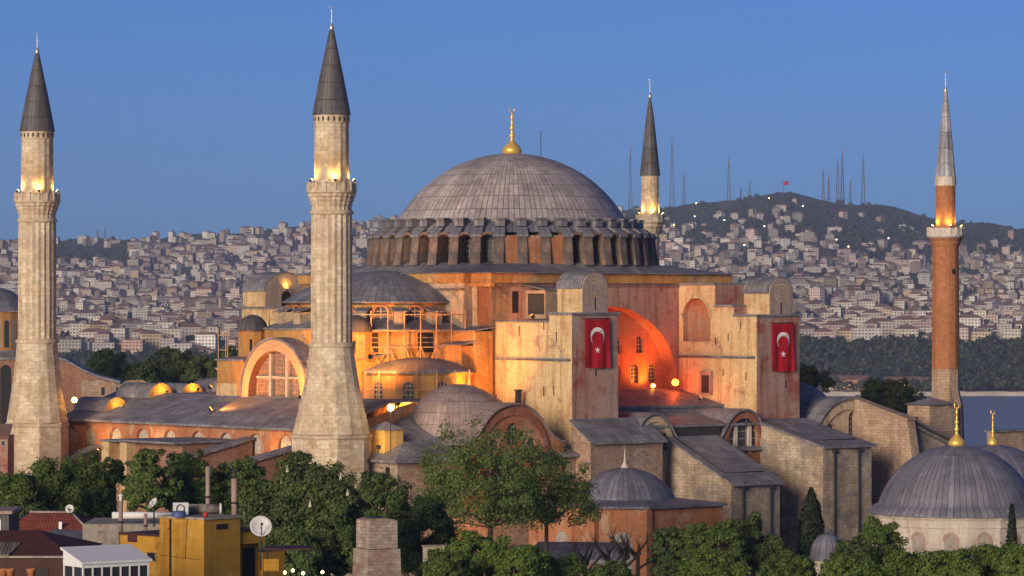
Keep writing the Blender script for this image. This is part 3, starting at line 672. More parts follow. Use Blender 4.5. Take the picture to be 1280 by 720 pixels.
# ---- west foot of the church: flying buttresses and brick annexes
def flyer(v, u1, z0, z1, wd, z_low=0):
    mb = MB(); mb.ext([(-50.45, z0 - .25), (u1, z1 - .25), (u1, z_low), (-50.45, z_low)], fv, v - wd / 2, v + wd / 2, 0); mb.build('flying_buttress', M['brick'], hag)
    mb = MB(); mb.ext([(-50.45, z0 + .1), (u1 - .4, z1), (u1 - .4, z1 - .35), (-50.45, z0 - .25)], fv, v - wd / 2 - .35, v + wd / 2 + .35, 0); mb.build('buttress_coping', M['lead'], hag)
flyer(-6.8, -62.6, 17.0, 14.3, 1.6); flyer(-19.2, -62.0, 16.6, 14.2, 1.6); flyer(37.0, -59, 18.0, 14.7, 2.4); flyer(28.8, -56, 14.9, 13.2, 1.8)
w = MB(); w.box(-60, -50.5, -5.4, 11.0, 0, 16.3, 0); w.box(-61.4, -60.0, 9.6, 11.3, 0, 16.3, 1); w.box(-61.4, -60.0, 5.4, 7.0, 0, 16.2, 1); w.build('brick_annex', [M['brick'], M['pale']], hag)
w = MB(); slab(w, [(-61.7, -5.8, 16.6), (-61.7, 6.9, 16.6), (-50.45, 6.9, 16.7), (-50.45, -5.8, 16.7)], .25); slab(w, [(-61.7, 7.2, 16.5), (-61.7, 11.7, 16.5), (-50.45, 11.7, 16.5), (-50.45, 7.2, 16.5)], .25); w.build('annex_roof', M['lead'], hag)
w = MB()
for i, (x, z) in enumerate(((-60.02, 2), (-60.02, 6), (-60.02, 10))): pass
# ================================================================== flags on the church
def flag(name, label, O, T, N, wd, ht, group, wave=.12):
    """banner hanging from its top edge; O top left corner in world"""
    O, T, N = V3(O), V3(T), V3(N); t = thing(name, label, 'flag', O, 0, group); nx, nz = 14, 16
    P = lambda a, b: T * (a * wd) - V3((0, 0, 1)) * (b * ht + .10 * math.sin(math.pi * a)* (1 - b)) + N * (.42 + wave * (math.sin(a * 11 + b * 1.6) + .5 * math.sin(a * 23 - b * 3.1)) * (.3 + .7 * b))
    mb = MB()
    for i in range(nx):
        for k in range(nz): mb.face([P(i / nx, (k + 1) / nz), P((i + 1) / nx, (k + 1) / nz), P((i + 1) / nx, k / nz), P(i / nx, k / nz)], 0, smooth=True)
    mb.build('cloth', M['flagred'], t)
    # crescent opening downwards with the star below it
    def shape(pts, nm):
        mb = MB(); loop = [Vector((p[0], p[1], 0)) for p in pts]
        for tri in tessellate_polygon([loop]): mb.face([P(pts[i][0], pts[i][1]) + N * .03 for i in tri])
        mb.build(nm, M['flagwhite'], t)
    r = .27; k = wd / ht; cx, cy = .5, .35; ri = r * .8; off = r * .27
    d = (r * r - ri * ri + off * off) / (2 * off); h = math.sqrt(max(r * r - d * d, 0)); a0 = math.atan2(d, h)
    outp = [(cx + r * math.cos(a), cy + k * r * math.sin(a)) for a in [math.pi - a0 + (math.pi + 2 * a0) * i / 30 for i in range(31)]]
    b0 = math.atan2(d - off, h)
    inp = [(cx + ri * math.cos(a), cy + k * (off + ri * math.sin(a))) for a in [b0 - (math.pi + 2 * b0) * i / 26 for i in range(1, 26)]]
    shape(outp + inp, 'crescent')
    st = []
    for i in range(10):
        rr = .115 if i % 2 == 0 else .046; a = -math.pi / 2 + math.pi * i / 5
        st.append((cx + rr * math.cos(a), .635 + k * rr * math.sin(a)))
    shape(st, 'star')
    mb = MB(); mb.tube(T * -.1 + N * .18 + V3((0, 0, .03)), T * (wd + .1) + N * .18 + V3((0, 0, .03)), .06, n=6); mb.build('top_rail', M['iron'], t)
    return t
TW, NW_ = V3((CT, ST, 0)), V3((ST, -CT, 0))
fg = 'red banners with a crescent and star hung on the church'
flag('flag', 'red crescent flag on the nearer rose pier, left of the glowing arch', loc(-18.7, -36.52, 32.5), TW, NW_, 4.4, 6.4, fg)
flag('flag', 'red crescent flag on the farther rose pier, right of the glowing arch', loc(15.0, -36.52, 31.8), TW, NW_, 4.3, 6.6, fg)
flag('flag', 'red crescent flag half hidden behind the airy plane tree', loc(-39.2, -37.9, 15.4), TW, NW_, 4.8, 6.2, fg)
# ================================================================== scaffolding on the west apse
sc = thing('scaffolding', 'rusty tube scaffolding wrapped round the west apse under the half dome', 'scaffolding', loc(-22.6, 0, 18), TH)
def ring(r, z, n, a0, a1): return [V3((r * math.cos(R(a0 + (a1 - a0) * i / n)), r * math.sin(R(a0 + (a1 - a0) * i / n)), z)) for i in range(n + 1)]
NS = 9; A0, A1 = 205, 268
for i in range(NS + 1):
    p = ring(18.0, 0, NS, A0, A1)[i]
    mb = MB(); mb.tube(p + V3((0, 0, 3.5)), p + V3((0, 0, 15.5)), .1, n=5); mb.build('upright', M['scaf'], sc)
for z in (6.3, 8.5, 10.7, 12.9, 15.0):
    mb = MB(); q = ring(18.05, z, NS, A0, A1)
    for a, b in zip(q, q[1:]): mb.tube(a, b, .085, n=5)
    mb.build('ledger', M['scaf'], sc)
for z in (8.4, 12.8):
    mb = MB(); q = ring(18.15, z, NS, A0, A1); q2 = ring(16.9, z, NS, A0, A1)
    for a, b, c, d in zip(q, q[1:], q2[1:], q2): slab(mb, [a, b, c, d], .07)
    mb.build('deck', M['plank'], sc)
for i in range(NS):
    q0 = ring(18.1, 6.3, NS, A0, A1); q1 = ring(18.1, 10.7, NS, A0, A1)
    mb = MB(); mb.tube(q0[i], q1[i + 1], .08, n=5)
    mb.tube(q0[i + 1], q1[i], .08, n=5)
    mb.build('brace', M['scaf'], sc)
s2 = thing('scaffolding', 'light tube scaffolding in front of the round bay with arched windows', 'scaffolding', loc(-30, -16.5, 16), TH)
for i in range(7):
    p = ring(8.3, 0, 6, 175, 285)[i]; mb = MB(); mb.tube(p + V3((0, 0, 3)), p + V3((0, 0, 9.8)), .07, n=5); mb.build('upright', M['scaf'], s2)
for z in (5.2, 7.3):
    mb = MB(); q = ring(8.3, z, 6, 175, 285)
    for a, b in zip(q, q[1:]): mb.tube(a, b, .06, n=5)
    mb.build('ledger', M['scaf'], s2)
q0 = ring(8.3, 5.2, 6, 175, 285); q1 = ring(8.3, 9.3, 6, 175, 285)
for i in (0, 2, 4): mb = MB(); mb.tube(q0[i], q1[i + 1], .05, n=5); mb.build('brace', M['scaf'], s2)
s3 = thing('scaffolding', 'small tube scaffold around the domed stair turret and the wall behind it', 'scaffolding', loc(-36.6, 11.6, 26.9), TH)
for x, y in ((-2.6, 4.4), (-2.6, 2.6), (-1, 4.4), (3.2, -2.6), (3.2, 0.5), (3.2, -5.5), (3.2, -8.5), (6.0, 3)):
    mb = MB(); mb.tube((x, y, -1), (x, y, 4.2 if x < 3 else 6.8), .07, n=5); mb.build('upright', M['scaf'], s3)
for z in (1.2, 3.2, 5.4):
    mb = MB(); mb.tube((3.2, -8.5, z), (3.2, .5, z), .06, n=5)
    if z < 4: mb.tube((-2.6, 2.6, z), (-2.6, 4.4, z), .06, n=5); mb.tube((-2.6, 4.4, z), (-1, 4.4, z), .06, n=5)
    mb.build('ledger', M['scaf'], s3)
mb = MB(); mb.tube((3.2, -8.5, 1.2), (3.2, -5.5, 5.4), .05, n=5); mb.tube((3.2, -2.6, 1.2), (3.2, -5.5, 5.4), .05, n=5); mb.build('brace', M['scaf'], s3)
# ================================================================== minarets
def stone_minaret(label, p, kb=1.0):
    rb = lambda r: 2.78 + (r - 2.78) * kb
    t = thing('minaret', label, 'minaret', p, R(11), 'four minarets at the corners of the church')
    oct_ = 8
    mb = MB(); mb.lathe([(rb(5.1), -2), (rb(5.0), 17.6)], n=8, smooth=False, rot=R(22.5)); mb.build('plinth', M['stone'], t)
    mb = MB(); mb.lathe([(rb(5.0), 17.6), (rb(5.2), 17.75), (rb(5.2), 18.05), (rb(4.9), 18.2)], n=8, smooth=False, rot=R(22.5)); mb.build('plinth_moulding', M['stone'], t)
    mb = MB(); mb.lathe([(rb(4.9), 18.2), (rb(4.28), 20.8), (rb(3.55), 24.0), (rb(2.98), 27.3), (2.78, 29.0)], n=16, smooth=False, rot=R(11.25)); mb.build('tapered_base', M['stone'], t)
    mb = MB(); mb.lathe([(2.78, 29.0), (2.95, 29.15), (2.95, 29.45), (2.62, 29.6)], n=32); mb.build('ring_moulding', M['stone'], t)
    mb = MB(); mb.lathe([(2.62, 29.6), (2.58, 45.6)], n=40, smooth=False, flute=.055); mb.build('shaft', M['stone'], t)
    mb = MB(); mb.lathe([(2.6, 45.55), (2.75, 45.7), (2.75, 45.95), (2.58, 46.1)], n=32); mb.build('ring_moulding', M['stone'], t)
    mb = MB(); mb.lathe([(2.5, 46.1), (2.52, 46.7), (2.62, 46.75), (2.66, 47.2), (2.8, 47.25), (2.84, 47.7), (2.98, 47.75), (3.02, 48.2)], n=48, smooth=False, flute=.035)
    mb.lathe([(3.02, 48.2), (3.14, 48.3), (3.14, 48.5), (0, 48.5)], n=32, smooth=False); mb.build('balcony', M['stone'], t)
    mb = MB(); mb.lathe([(3.06, 48.5), (3.06, 49.5), (2.92, 49.5), (2.92, 48.5)], n=16, smooth=False)
    for i in range(16):
        a = 2 * math.pi * i / 16; fr = Matrix.Rotation(a, 4, 'Z'); mb.box(2.86, 3.14, -.12, .12, 48.5, 49.62, fr=fr)
    mb.build('parapet', M['stone'], t)
    mb = MB(); mb.lathe([(2.22, 48.5), (2.18, 57.0)], n=32, smooth=False, flute=.035); mb.lathe([(2.2, 57.0), (2.24, 57.1), (2.26, 58.0)], n=32); mb.build('upper_shaft', M['stone'], t)
    for i in range(20):
        a = 2 * math.pi * i / 20; fr = Matrix.Rotation(a, 4, 'Z'); 
        if i == 0: mb = MB()
        mb.box(2.2, 2.275, -.12, .12, 57.2, 57.75, fr=fr)
    mb.build('vent_band', M['iron'], t)
    mb = MB(); mb.lathe([(2.2, 58.0), (2.42, 58.0), (2.4, 58.25), (1.95, 60.6), (1.42, 63.3), (.85, 66.0), (.3, 68.6), (.1, 68.9)], n=20, smooth=False); mb.build('spire', M['conelead'], t)
    mb = MB(); finial(mb, 0, 0, 68.7, 2.9, .32); mb.build('finial', M['palemetal'], t)
    return t
m_sw = at(414.5, 379, 450); m_nw = at(46.5, 379, 493); m_ne = at(812.5, 379, 562); m_se = at(1182, 379, 504)
for p in (m_sw, m_nw, m_ne, m_se): p.z = 0
stone_minaret('thick fluted pale stone minaret standing nearest, in front of the half dome', m_sw)
stone_minaret('thick fluted pale stone minaret at far left beside the glowing lamp', m_nw, .66)
gm_ = 'four minarets at the corners of the church'
t = thing('minaret', 'slender white stone minaret behind the great dome with dark spire', 'minaret', m_ne, 0, gm_)
MB().lathe([(1.6, -2), (1.45, 45.6)], n=16, smooth=False).build('shaft', M['stone'], t)
mb = MB(); mb.lathe([(1.45, 45.2), (1.7, 45.8), (1.75, 46.1), (2.0, 46.4), (2.05, 46.8), (2.3, 47.1), (2.3, 47.3), (0, 47.3)], n=24, smooth=False, flute=.03); mb.build('balcony', M['stone'], t)
mb = MB(); mb.lathe([(2.25, 47.3), (2.25, 48.3), (2.13, 48.3), (2.13, 47.3)], n=12, smooth=False); mb.build('parapet', M['stone'], t)
MB().lathe([(1.42, 47.3), (1.4, 54.4)], n=16, smooth=False).build('upper_shaft', M['stone'], t)
MB().lathe([(1.4, 54.4), (1.6, 54.4), (1.58, 54.6), (1.2, 58.2), (.75, 62.4), (.2, 66.5), (.08, 66.8)], n=16, smooth=False).build('spire', M['conelead'], t)
mb = MB(); finial(mb, 0, 0, 66.6, 2.9, .28); mb.build('finial', M['palemetal'], t)
t = thing('minaret', 'red brick minaret with white balcony and pale spire at right', 'minaret', m_se, R(8), gm_)
MB().lathe([(4.2, -2), (2.75, 14), (2.55, 20.0), (2.0, 22.3), (1.98, 25.3)], n=8, smooth=False, rot=R(22.5)).build('stone_base', M['warmstone'], t)
MB().lathe([(1.97, 25.3), (1.88, 42.6)], n=24, smooth=False, flute=.02).build('brick_shaft', M['brickmin'], t)
mb = MB(); mb.lathe([(1.88, 42.4), (2.1, 42.9), (2.1, 43.2), (2.35, 43.6)], n=24, smooth=False, m=1); mb.lathe([(2.35, 43.6), (2.6, 43.8), (2.6, 44.1), (0, 44.1)], n=24, smooth=False); mb.build('balcony', [M['marble'], M['brickmin']], t)
mb = MB(); mb.lathe([(2.55, 44.1), (2.55, 45.0), (2.42, 45.0), (2.42, 44.1)], n=16, smooth=False)
for i in range(16):
    fr = Matrix.Rotation(2 * math.pi * i / 16, 4, 'Z'); mb.box(2.36, 2.62, -.1, .1, 44.1, 45.12, fr=fr)
mb.build('parapet', M['marble'], t)
MB().lathe([(1.4, 44.1), (1.36, 50.9)], n=16, smooth=False).build('upper_shaft', M['brickmin'], t)
MB().lathe([(1.38, 50.9), (1.5, 51.0), (1.5, 52.1), (1.6, 52.2)], n=16, smooth=False).build('stone_collar', M['marble'], t)
mb = MB(); mb.lathe([(1.2, 52.2), (1.5, 52.2), (1.42, 52.6), (.95, 57.5), (.55, 61.5), (.28, 64.0), (.1, 64.2)], n=8, smooth=False)
for z, r in ((53.9, 1.34), (55.9, 1.14), (57.9, .95), (59.8, .76), (61.4, .6)): mb.lathe([(r - .04, z), (r, z + .02), (r - .02, z + .14), (r - .06, z + .16)], n=8, smooth=False)
mb.build('spire', M['conelight'], t)
mb = MB(); finial(mb, 0, 0, 64.0, 3.0, .26); mb.build('finial', M['palemetal'], t)
MB().box(1.88, 1.97, -.2, .2, 38.6, 39.3, fr=Matrix.Rotation(R(-70), 4, 'Z')).build('slit', M['dark'], t)
# ================================================================== LAND, SEA, FAR SHORE
def lerp_tab(x, tab):
    xs, ys = zip(*tab); return float(np.interp(x, xs, ys))
RIDGE = [(-400, 306), (-100, 303), (0, 302), (60, 301), (150, 300), (240, 296), (300, 289), (360, 287), (430, 281), (480, 276), (560, 277), (640, 272), (700, 268), (780, 262), (830, 262), (880, 256), (915, 248), (950, 243), (985, 243), (1020, 249), (1060, 253), (1100, 258), (1150, 269), (1200, 277), (1280, 288), (1400, 296), (1700, 306)]
Y0, Y1 = 2950.0, 6500.0
def far_z(px, t):
    yt = lerp_tab(px, RIDGE); ym = yt + (434 - yt) * .48
    y = float(np.interp(t, [0, .012, .055, .5, .85, 1.0], [488.5, 484, 432, ym, yt + (ym - yt) * .16, yt]))
    Y = Y0 + t * (Y1 - Y0); return Y, CZ + (HY - y) * Y / F
def far_pt(px, t, dz=0):
    Y, z = far_z(px, t); return V3(((px - 640) * Y / F, Y, z + dz))
def t_of_y(px, y):
    yt = lerp_tab(px, RIDGE); ym = yt + (434 - yt) * .48
    return float(np.interp(-y, [-488.5, -484, -432, -ym, -(yt + (ym - yt) * .16), -yt], [0, .012, .055, .5, .85, 1.0]))
t_ = NT('far hillside soil'); c_ = t_.mix(t_.ramp(t_.noise(.004, 6, .7), .4, .62), (.045, .055, .03), (.10, .09, .065))
hillm = t_.done(c_, .95)
mb = MB(); NX, NYt = 120, 40
pxs = [-420 + 2120 * i / NX for i in range(NX + 1)]; ts = [(k / NYt) ** 1.5 for k in range(NYt + 1)]
g = [[far_pt(p, t) + V3((0, 0, 5 * math.sin(p * .05 + t * 40) * t)) for t in ts] for p in pxs]
for i in range(NX):
    for k in range(NYt): mb.face([g[i][k], g[i + 1][k], g[i + 1][k + 1], g[i][k + 1]], smooth=True)
    b0, b1 = g[i][-1], g[i + 1][-1]; e = V3((0, 1500, -260)); mb.face([b0, b1, b1 + e, b0 + e], smooth=True)
    a, b = g[i][0], g[i + 1][0]; mb.face([a, b, b + V3((0, 0, -6)), a + V3((0, 0, -6))])
tag(mb.build('hillside', hillm), kind='structure')
t_ = NT('strait water'); nz = t_.noise(.11, 6, .7, sc=(1, .5, 1)); t_.bump(nz, 1.0, 1.6)
t_.b.inputs['IOR'].default_value = 1.33
sea = t_.done((.22, .235, .265), .4); t_.b.inputs['Specular IOR Level'].default_value = .5
mb = MB(); mb.face([(-9000, 900, -41), (9000, 900, -41), (9000, 30000, -41), (-9000, 30000, -41)]); tag(mb.build('sea', sea), kind='structure')
# near land: one sheet falling to the water behind the church
t_ = NT('park ground'); c_ = t_.mix(t_.ramp(t_.noise(.05, 6, .7), .4, .6), (.04, .06, .022), (.12, .10, .07)); gm_ = t_.done(c_, .95)
def ground_z(x, y):
    f = np.interp(y, [-60, 100, 200, 330, 420, 720, 980, 1150], [14, 11, 9, 3, 0, -2, -30, -44])
    return float(f + .5 * math.sin(x * .05) * math.cos(y * .043))
mb = MB(); xs = [-700 + 1400 * i / 56 for i in range(57)]; ys = [-120 + 1270 * i / 60 for i in range(61)]
for i in range(56):
    for k in range(60):
        mb.face([(a, b, ground_z(a, b)) for a, b in ((xs[i], ys[k]), (xs[i + 1], ys[k]), (xs[i + 1], ys[k + 1]), (xs[i], ys[k + 1]))], smooth=True)
tag(mb.build('ground', gm_), kind='structure')
# ================================================================== AIR
hz = bpy.data.materials.new('thin evening haze'); hz.use_nodes = True; h_ = hz.node_tree; h_.nodes.clear()
pv = h_.nodes.new('ShaderNodeVolumePrincipled'); pv.inputs['Color'].default_value = (.50, .60, .90, 1); pv.inputs['Density'].default_value = 7e-5; pv.inputs['Anisotropy'].default_value = 0.0
ho = h_.nodes.new('ShaderNodeOutputMaterial'); h_.links.new(pv.outputs[0], ho.inputs['Volume'])
mb = MB(); mb.box(-6000, 6000, -300, 8300, -420, 420); o = mb.build('haze', hz); tag(o, kind='stuff', label='thin bluish evening haze over the strait')
# ================================================================== THE FAR TOWN
def town_wall(name, by_object):
    t = NT(name); uv = t.n('TexCoord').outputs['UV']
    if by_object: base = t.n('ObjectInfo').outputs['Color']
    else: base = t.n('VertexColor', layer_name='tint').outputs['Color']
    b = t.n('TexBrick', i_Scale=1.0, i_Brick_Width=3.1, i_Row_Height=3.0, i_Mortar_Size=.78, i_Mortar_Smooth=.15); b.offset = 0
    b.inputs['Color1'].default_value = (.0, .0, .0, 1); b.inputs['Color2'].default_value = (.35, .35, .35, 1); b.inputs['Mortar'].default_value = (1, 1, 1, 1)
    t.l(uv, b.inputs['Vector'])
    win = t.mix(b.outputs['Color'], (.07, .07, .085), base)
    gr = t.ramp(t.noise(.09, 4, .6), .3, .7, (.8,) * 3, (1.1,) * 3)
    return t.done(t.mix(1, win, gr, 'MULTIPLY'), .85)
M['townwall'] = town_wall('town wall by tint', True); M['townstuff'] = town_wall('town wall of the far houses', False)
t_ = NT('tile roofs of the town'); M['tile'] = t_.done(t_.mix(t_.ramp(t_.noise(.02, 3, .6), .4, .6), (.19, .095, .075), (.24, .17, .15)), .9)
t_ = NT('flat roofs of the town'); M['flatroof'] = t_.done(t_.mix(t_.ramp(t_.noise(.02, 3, .6), .4, .6), (.16, .14, .14), (.26, .24, .23)), .9)
rng = random.Random(11)
PAL = [((.66, .60, .50), 'cream'), ((.72, .68, .62), 'white'), ((.60, .46, .40), 'pink'), ((.52, .46, .42), 'grey'), ((.62, .48, .30), 'ochre'), ((.56, .36, .27), 'terracotta')]
PW = [.36, .24, .14, .14, .08, .04]
def house_mesh(w, d, h, kind, wall, roof, up=1.2):
    """walls and roof faces of one house, origin at the middle of its foot"""
    a = MB(); b = MB(); x, y = w / 2, d / 2
    c = [(-x, -y), (x, -y), (x, y), (-x, y)]
    for i in range(4):
        p, q = c[i], c[(i + 1) % 4]; L = math.hypot(p[0] - q[0], p[1] - q[1])
        a.face([(*p, -9), (*q, -9), (*q, h), (*p, h)], 0, [(.4, -9), (L + .4, -9), (L + .4, h + .4), (.4, h + .4)])
    if kind == 'flat':
        a.face([(*p, h) for p in c], 0, [(.1, .1)] * 4)
        b.box(-x - .3, x + .3, -y - .3, y + .3, h, h + .5)
        b.box(x * .1, x * .55, -y * .3, y * .4, h + .5, h + 2.9)
    else:
        o = .6; rl = max(x - y, x * .15); rh = h + min(x, y) * .55
        e = [(-x - o, -y - o, h), (x + o, -y - o, h), (x + o, y + o, h), (-x - o, y + o, h)]; r0, r1 = (-rl, 0, rh), (rl, 0, rh)
        b.face([e[0], e[1], r1, r0]); b.face([e[2], e[3], r0, r1]); b.face([e[1], e[2], r1]); b.face([e[3], e[0], r0]); b.face(e[::-1])
    return a, b
# candidate sites: uniform over the visible slope, so streets climb the hill evenly
def in_forest(px, y):
    yt = lerp_tab(px, RIDGE)
    if px > 560 and y > 433: return .995
    if px <= 560 and y > 452: return 1
    if px > 815:
        f = (y - yt) / (330 - yt) if yt < 325 else 1
        if f < .22: return .985
        if f < .62: return .90 if px > 990 else .72
        if f < .9: return .72 if px > 1040 else .30
    if 70 < px < 165 and 308 < y < 332: return .97
    if 780 < px < 880 and y < 300 : return .9
    return .02
sites = []
tries = 0
while len(sites) < 5600 and tries < 100000:
    tries += 1
    px = rng.uniform(-280, 1560); yt = lerp_tab(px, RIDGE); y = yt + 2.5 + (456 - yt) * rng.random()
    if 372 < px < 372: continue
    if rng.random() < in_forest(px, y): continue
    t = t_of_y(px, y)
    if t <= .015: continue
    sites.append((px, y, t))
sites.sort(key=lambda s_: s_[2])
def size_of(t):
    big = 1 if t < .2 else .85
    return rng.choice((rng.uniform(8, 14), rng.uniform(8, 14), rng.uniform(12, 26))) * big, rng.uniform(8, 13), rng.choice([2, 3, 3, 4, 4, 5, 5, 6] if t < .3 else [2, 2, 3, 3, 4, 5]) * 3.0
ground_y = lambda px, t: far_pt(px, t)
# protos of the individual ones
protos = {}
for kind in ('flat', 'hip'):
    for wd in (13, 18, 24):
        for st in (2, 3, 4, 5, 6):
            a, b = house_mesh(wd, 12.5, st * 3.0, kind, 0, 0); protos[(kind, wd, st)] = (a, b)
NWORD = {2: 'two', 3: 'three', 4: 'four', 5: 'five', 6: 'six'}
SZ = {13: 'narrow', 18: 'medium', 24: 'broad'}
made = {}
placed = []
n_ind = 0; rest = []
VIS = lambda px, y: not (440 < px < 800 and y > 262) and not (800 <= px < 1000 and y > 345) and not (365 < px < 460 and y > 250) and not (255 < px < 380 and y > 350)
for (px, y, t) in sites:
    if n_ind >= 290 or not (0 < px < 1280) or not VIS(px, y): rest.append((px, y, t)); continue
    p = far_pt(px, t)
    sp = 15
    if any(abs(p.x - q[0]) < (q[2] + 16) * .5 and abs(p.y - q[1]) < 16 for q in placed): continue
    kind = 'hip' if rng.random() < .58 else 'flat'; wd = rng.choice((13, 18, 18, 24) if t < .12 else (13, 13, 13, 18)); st = rng.choice((3, 4, 4, 5, 5, 6)) if t < .12 else rng.choice((2, 3, 3, 4, 4, 5))
    (c, cn) = rng.choices(PAL, PW)[0]; k = rng.uniform(.85, 1.08); c = tuple(x * k for x in c)
    placed.append((p.x, p.y, wd)); key = (kind, wd, st)
    where = 'left of dome' if px < 440 else 'left of brick minaret' if px < 1160 else 'right of brick minaret'
    low = 'above shore trees' if t < .12 else 'low on slope' if t < .25 else 'partway up slope'
    lab = f"{SZ[wd]} {NWORD[st]} storey {cn} {'hip roofed' if kind == 'hip' else 'flat roofed'} house {low} {where}"
    if key not in made:
        a, b = protos[key]; o = a.build('town_house', M['townwall']); r = b.build('roof', M['tile' if kind == 'hip' else 'flatroof'], o); made[key] = (o, r)
    else:
        o0, r0 = made[key]; o = o0.copy(); COL.objects.link(o); r = r0.copy(); COL.objects.link(r); r.parent = o
    o.location = p; o.rotation_euler = (0, 0, R(rng.uniform(-24, 24) - math.degrees(math.atan2(p.x, p.y)))); o.color = (*c, 1)
    tag(o, lab, 'house', 'houses on the far hillside'); n_ind += 1
# everything farther: one mass of roofs
vs_, fs_, uvs_, mi_, cs_ = [], [], [], [], []
for (px, y, t) in rest:
    w, d, h = size_of(t); kind = 'hip' if rng.random() < .6 else 'flat'
    (c, cn) = rng.choices(PAL, PW)[0]; k = rng.choice((rng.uniform(.45, .8), rng.uniform(.8, 1.15)))
    a, b = house_mesh(w, d, h, kind, 0, 0); p = far_pt(px, t); rz = R(rng.uniform(-50, 50)); ca, sa = math.cos(rz), math.sin(rz)
    for mbx, m in ((a, 0), (b, 1 if kind == 'hip' else 2)):
        k0 = len(vs_); vs_ += [(p.x + ca * q[0] - sa * q[1], p.y + sa * q[0] + ca * q[1], p.z + q[2]) for q in mbx.v]
        fs_ += [tuple(i + k0 for i in f) for f in mbx.f]; uvs_ += mbx.uv; mi_ += [m] * len(mbx.f); cs_ += [(c[0] * k, c[1] * k, c[2] * k, 1)] * len(mbx.v)
me = bpy.data.meshes.new('far_town'); me.from_pydata(vs_, [], fs_); u = me.uv_layers.new(name='UVMap'); u.data.foreach_set('uv', [x for q in uvs_ for x in q])
ca_ = me.color_attributes.new('tint', 'FLOAT_COLOR', 'POINT'); ca_.data.foreach_set('color', [x for q in cs_ for x in q])
me.polygons.foreach_set('material_index', mi_)
for m in ('townstuff', 'tile', 'flatroof'): me.materials.append(M[m])
o = bpy.data.objects.new('far_town', me); COL.objects.link(o)
tag(o, 'dense mass of small houses covering the farther slopes', 'town', kind='stuff')
# ------------------------------------------------------------------ foliage
def leaf_mat(name, c1, c2, tr=.25):
    t = NT(name); g = t.n('NewGeometry'); r = t.n('ValToRGB'); t.l(g.outputs['Random Per Island'], r.inputs[0])
    e = r.color_ramp.elements; e[0].color = (*c1, 1); e[1].color = (*c2, 1)
    n = t.ramp(t.noise(.35, 3, .6), .3, .7, (.72,) * 3, (1.25,) * 3)
    col = t.mix(1, r.outputs[0], n, 'MULTIPLY'); t.done(col, .65)
    td = t.n('BsdfTranslucent'); t.l(col, td.inputs['Color']); ms = t.n('MixShader', i_0=tr)
    t.l(t.b.outputs[0], ms.inputs[1]); t.l(td.outputs[0], ms.inputs[2]); t.l(ms.outputs[0], t.o.inputs['Surface'])
    return t.mat
def leaf_mesh(name, centers, normals, sizes, mat, nr, aspect=.6):
    """rhombic leaves: centers (n,3), facing normals, sizes"""
    n = len(centers); rv = nr.normal(size=(n, 3)); t = np.cross(normals, rv); t /= np.linalg.norm(t, axis=1, keepdims=True) + 1e-9
    b = np.cross(normals, t); s = sizes[:, None]
    V = np.stack([centers - t * s, centers + b * s * aspect, centers + t * s, centers - b * s * aspect], 1).reshape(-1, 3)
    me = bpy.data.meshes.new(name); me.vertices.add(4 * n); me.vertices.foreach_set('co', V.astype(np.float32).ravel())
    me.loops.add(4 * n); me.loops.foreach_set('vertex_index', np.arange(4 * n, dtype=np.int32))
    me.polygons.add(n); me.polygons.foreach_set('loop_start', np.arange(0, 4 * n, 4, dtype=np.int32)); me.polygons.foreach_set('loop_total', np.full(n, 4, np.int32))
    me.materials.append(mat); me.update(calc_edges=True); me.validate(); return me
nr = np.random.default_rng(5)
M['leaffar'] = leaf_mat('far woodland leaves', (.028, .042, .026), (.06, .075, .038), .1)
C, Nn, Sz = [], [], []
def far_tree(p, r, h, k):
    d = nr.normal(size=(k, 3)); d /= np.linalg.norm(d, axis=1, keepdims=True); d[:, 2] = np.abs(d[:, 2]) * 1.0 - .25 * (nr.random(k) < .3)
    rad = nr.uniform(.72, 1.05, (k, 1)); c = np.array([p.x, p.y, p.z + h * .3]) + d * rad * np.array([r, r, h * .6])
    C.append(c); nn = d + nr.normal(size=(k, 3)) * .45; Nn.append(nn / np.linalg.norm(nn, axis=1, keepdims=True)); Sz.append(np.full(k, r * (.26 if k > 60 else .40)) * nr.uniform(.7, 1.2, k))
cnt = 0
while cnt < 8600:
    px = rng.uniform(-280, 1560); yt = lerp_tab(px, RIDGE); y = yt + 1 + (488 - yt) * rng.random() ** .9
    f = in_forest(px, y)
    if f < .5 and rng.random() > .17: continue
    t = t_of_y(px, y); p = far_pt(px, t); r = rng.uniform(3.5, 7.0) * (1.1 if y > 425 else .85); far_tree(p, r, r * rng.uniform(1.3, 2.1), 95 if t < .1 else 40); cnt += 1
o = bpy.data.objects.new('far_woodland', leaf_mesh('far_woodland', np.concatenate(C), np.concatenate(Nn), np.concatenate(Sz), M['leaffar'], nr, .8)); COL.objects.link(o)
tag(o, 'dark woodland along the far shore and over the hill', 'woodland', kind='stuff')
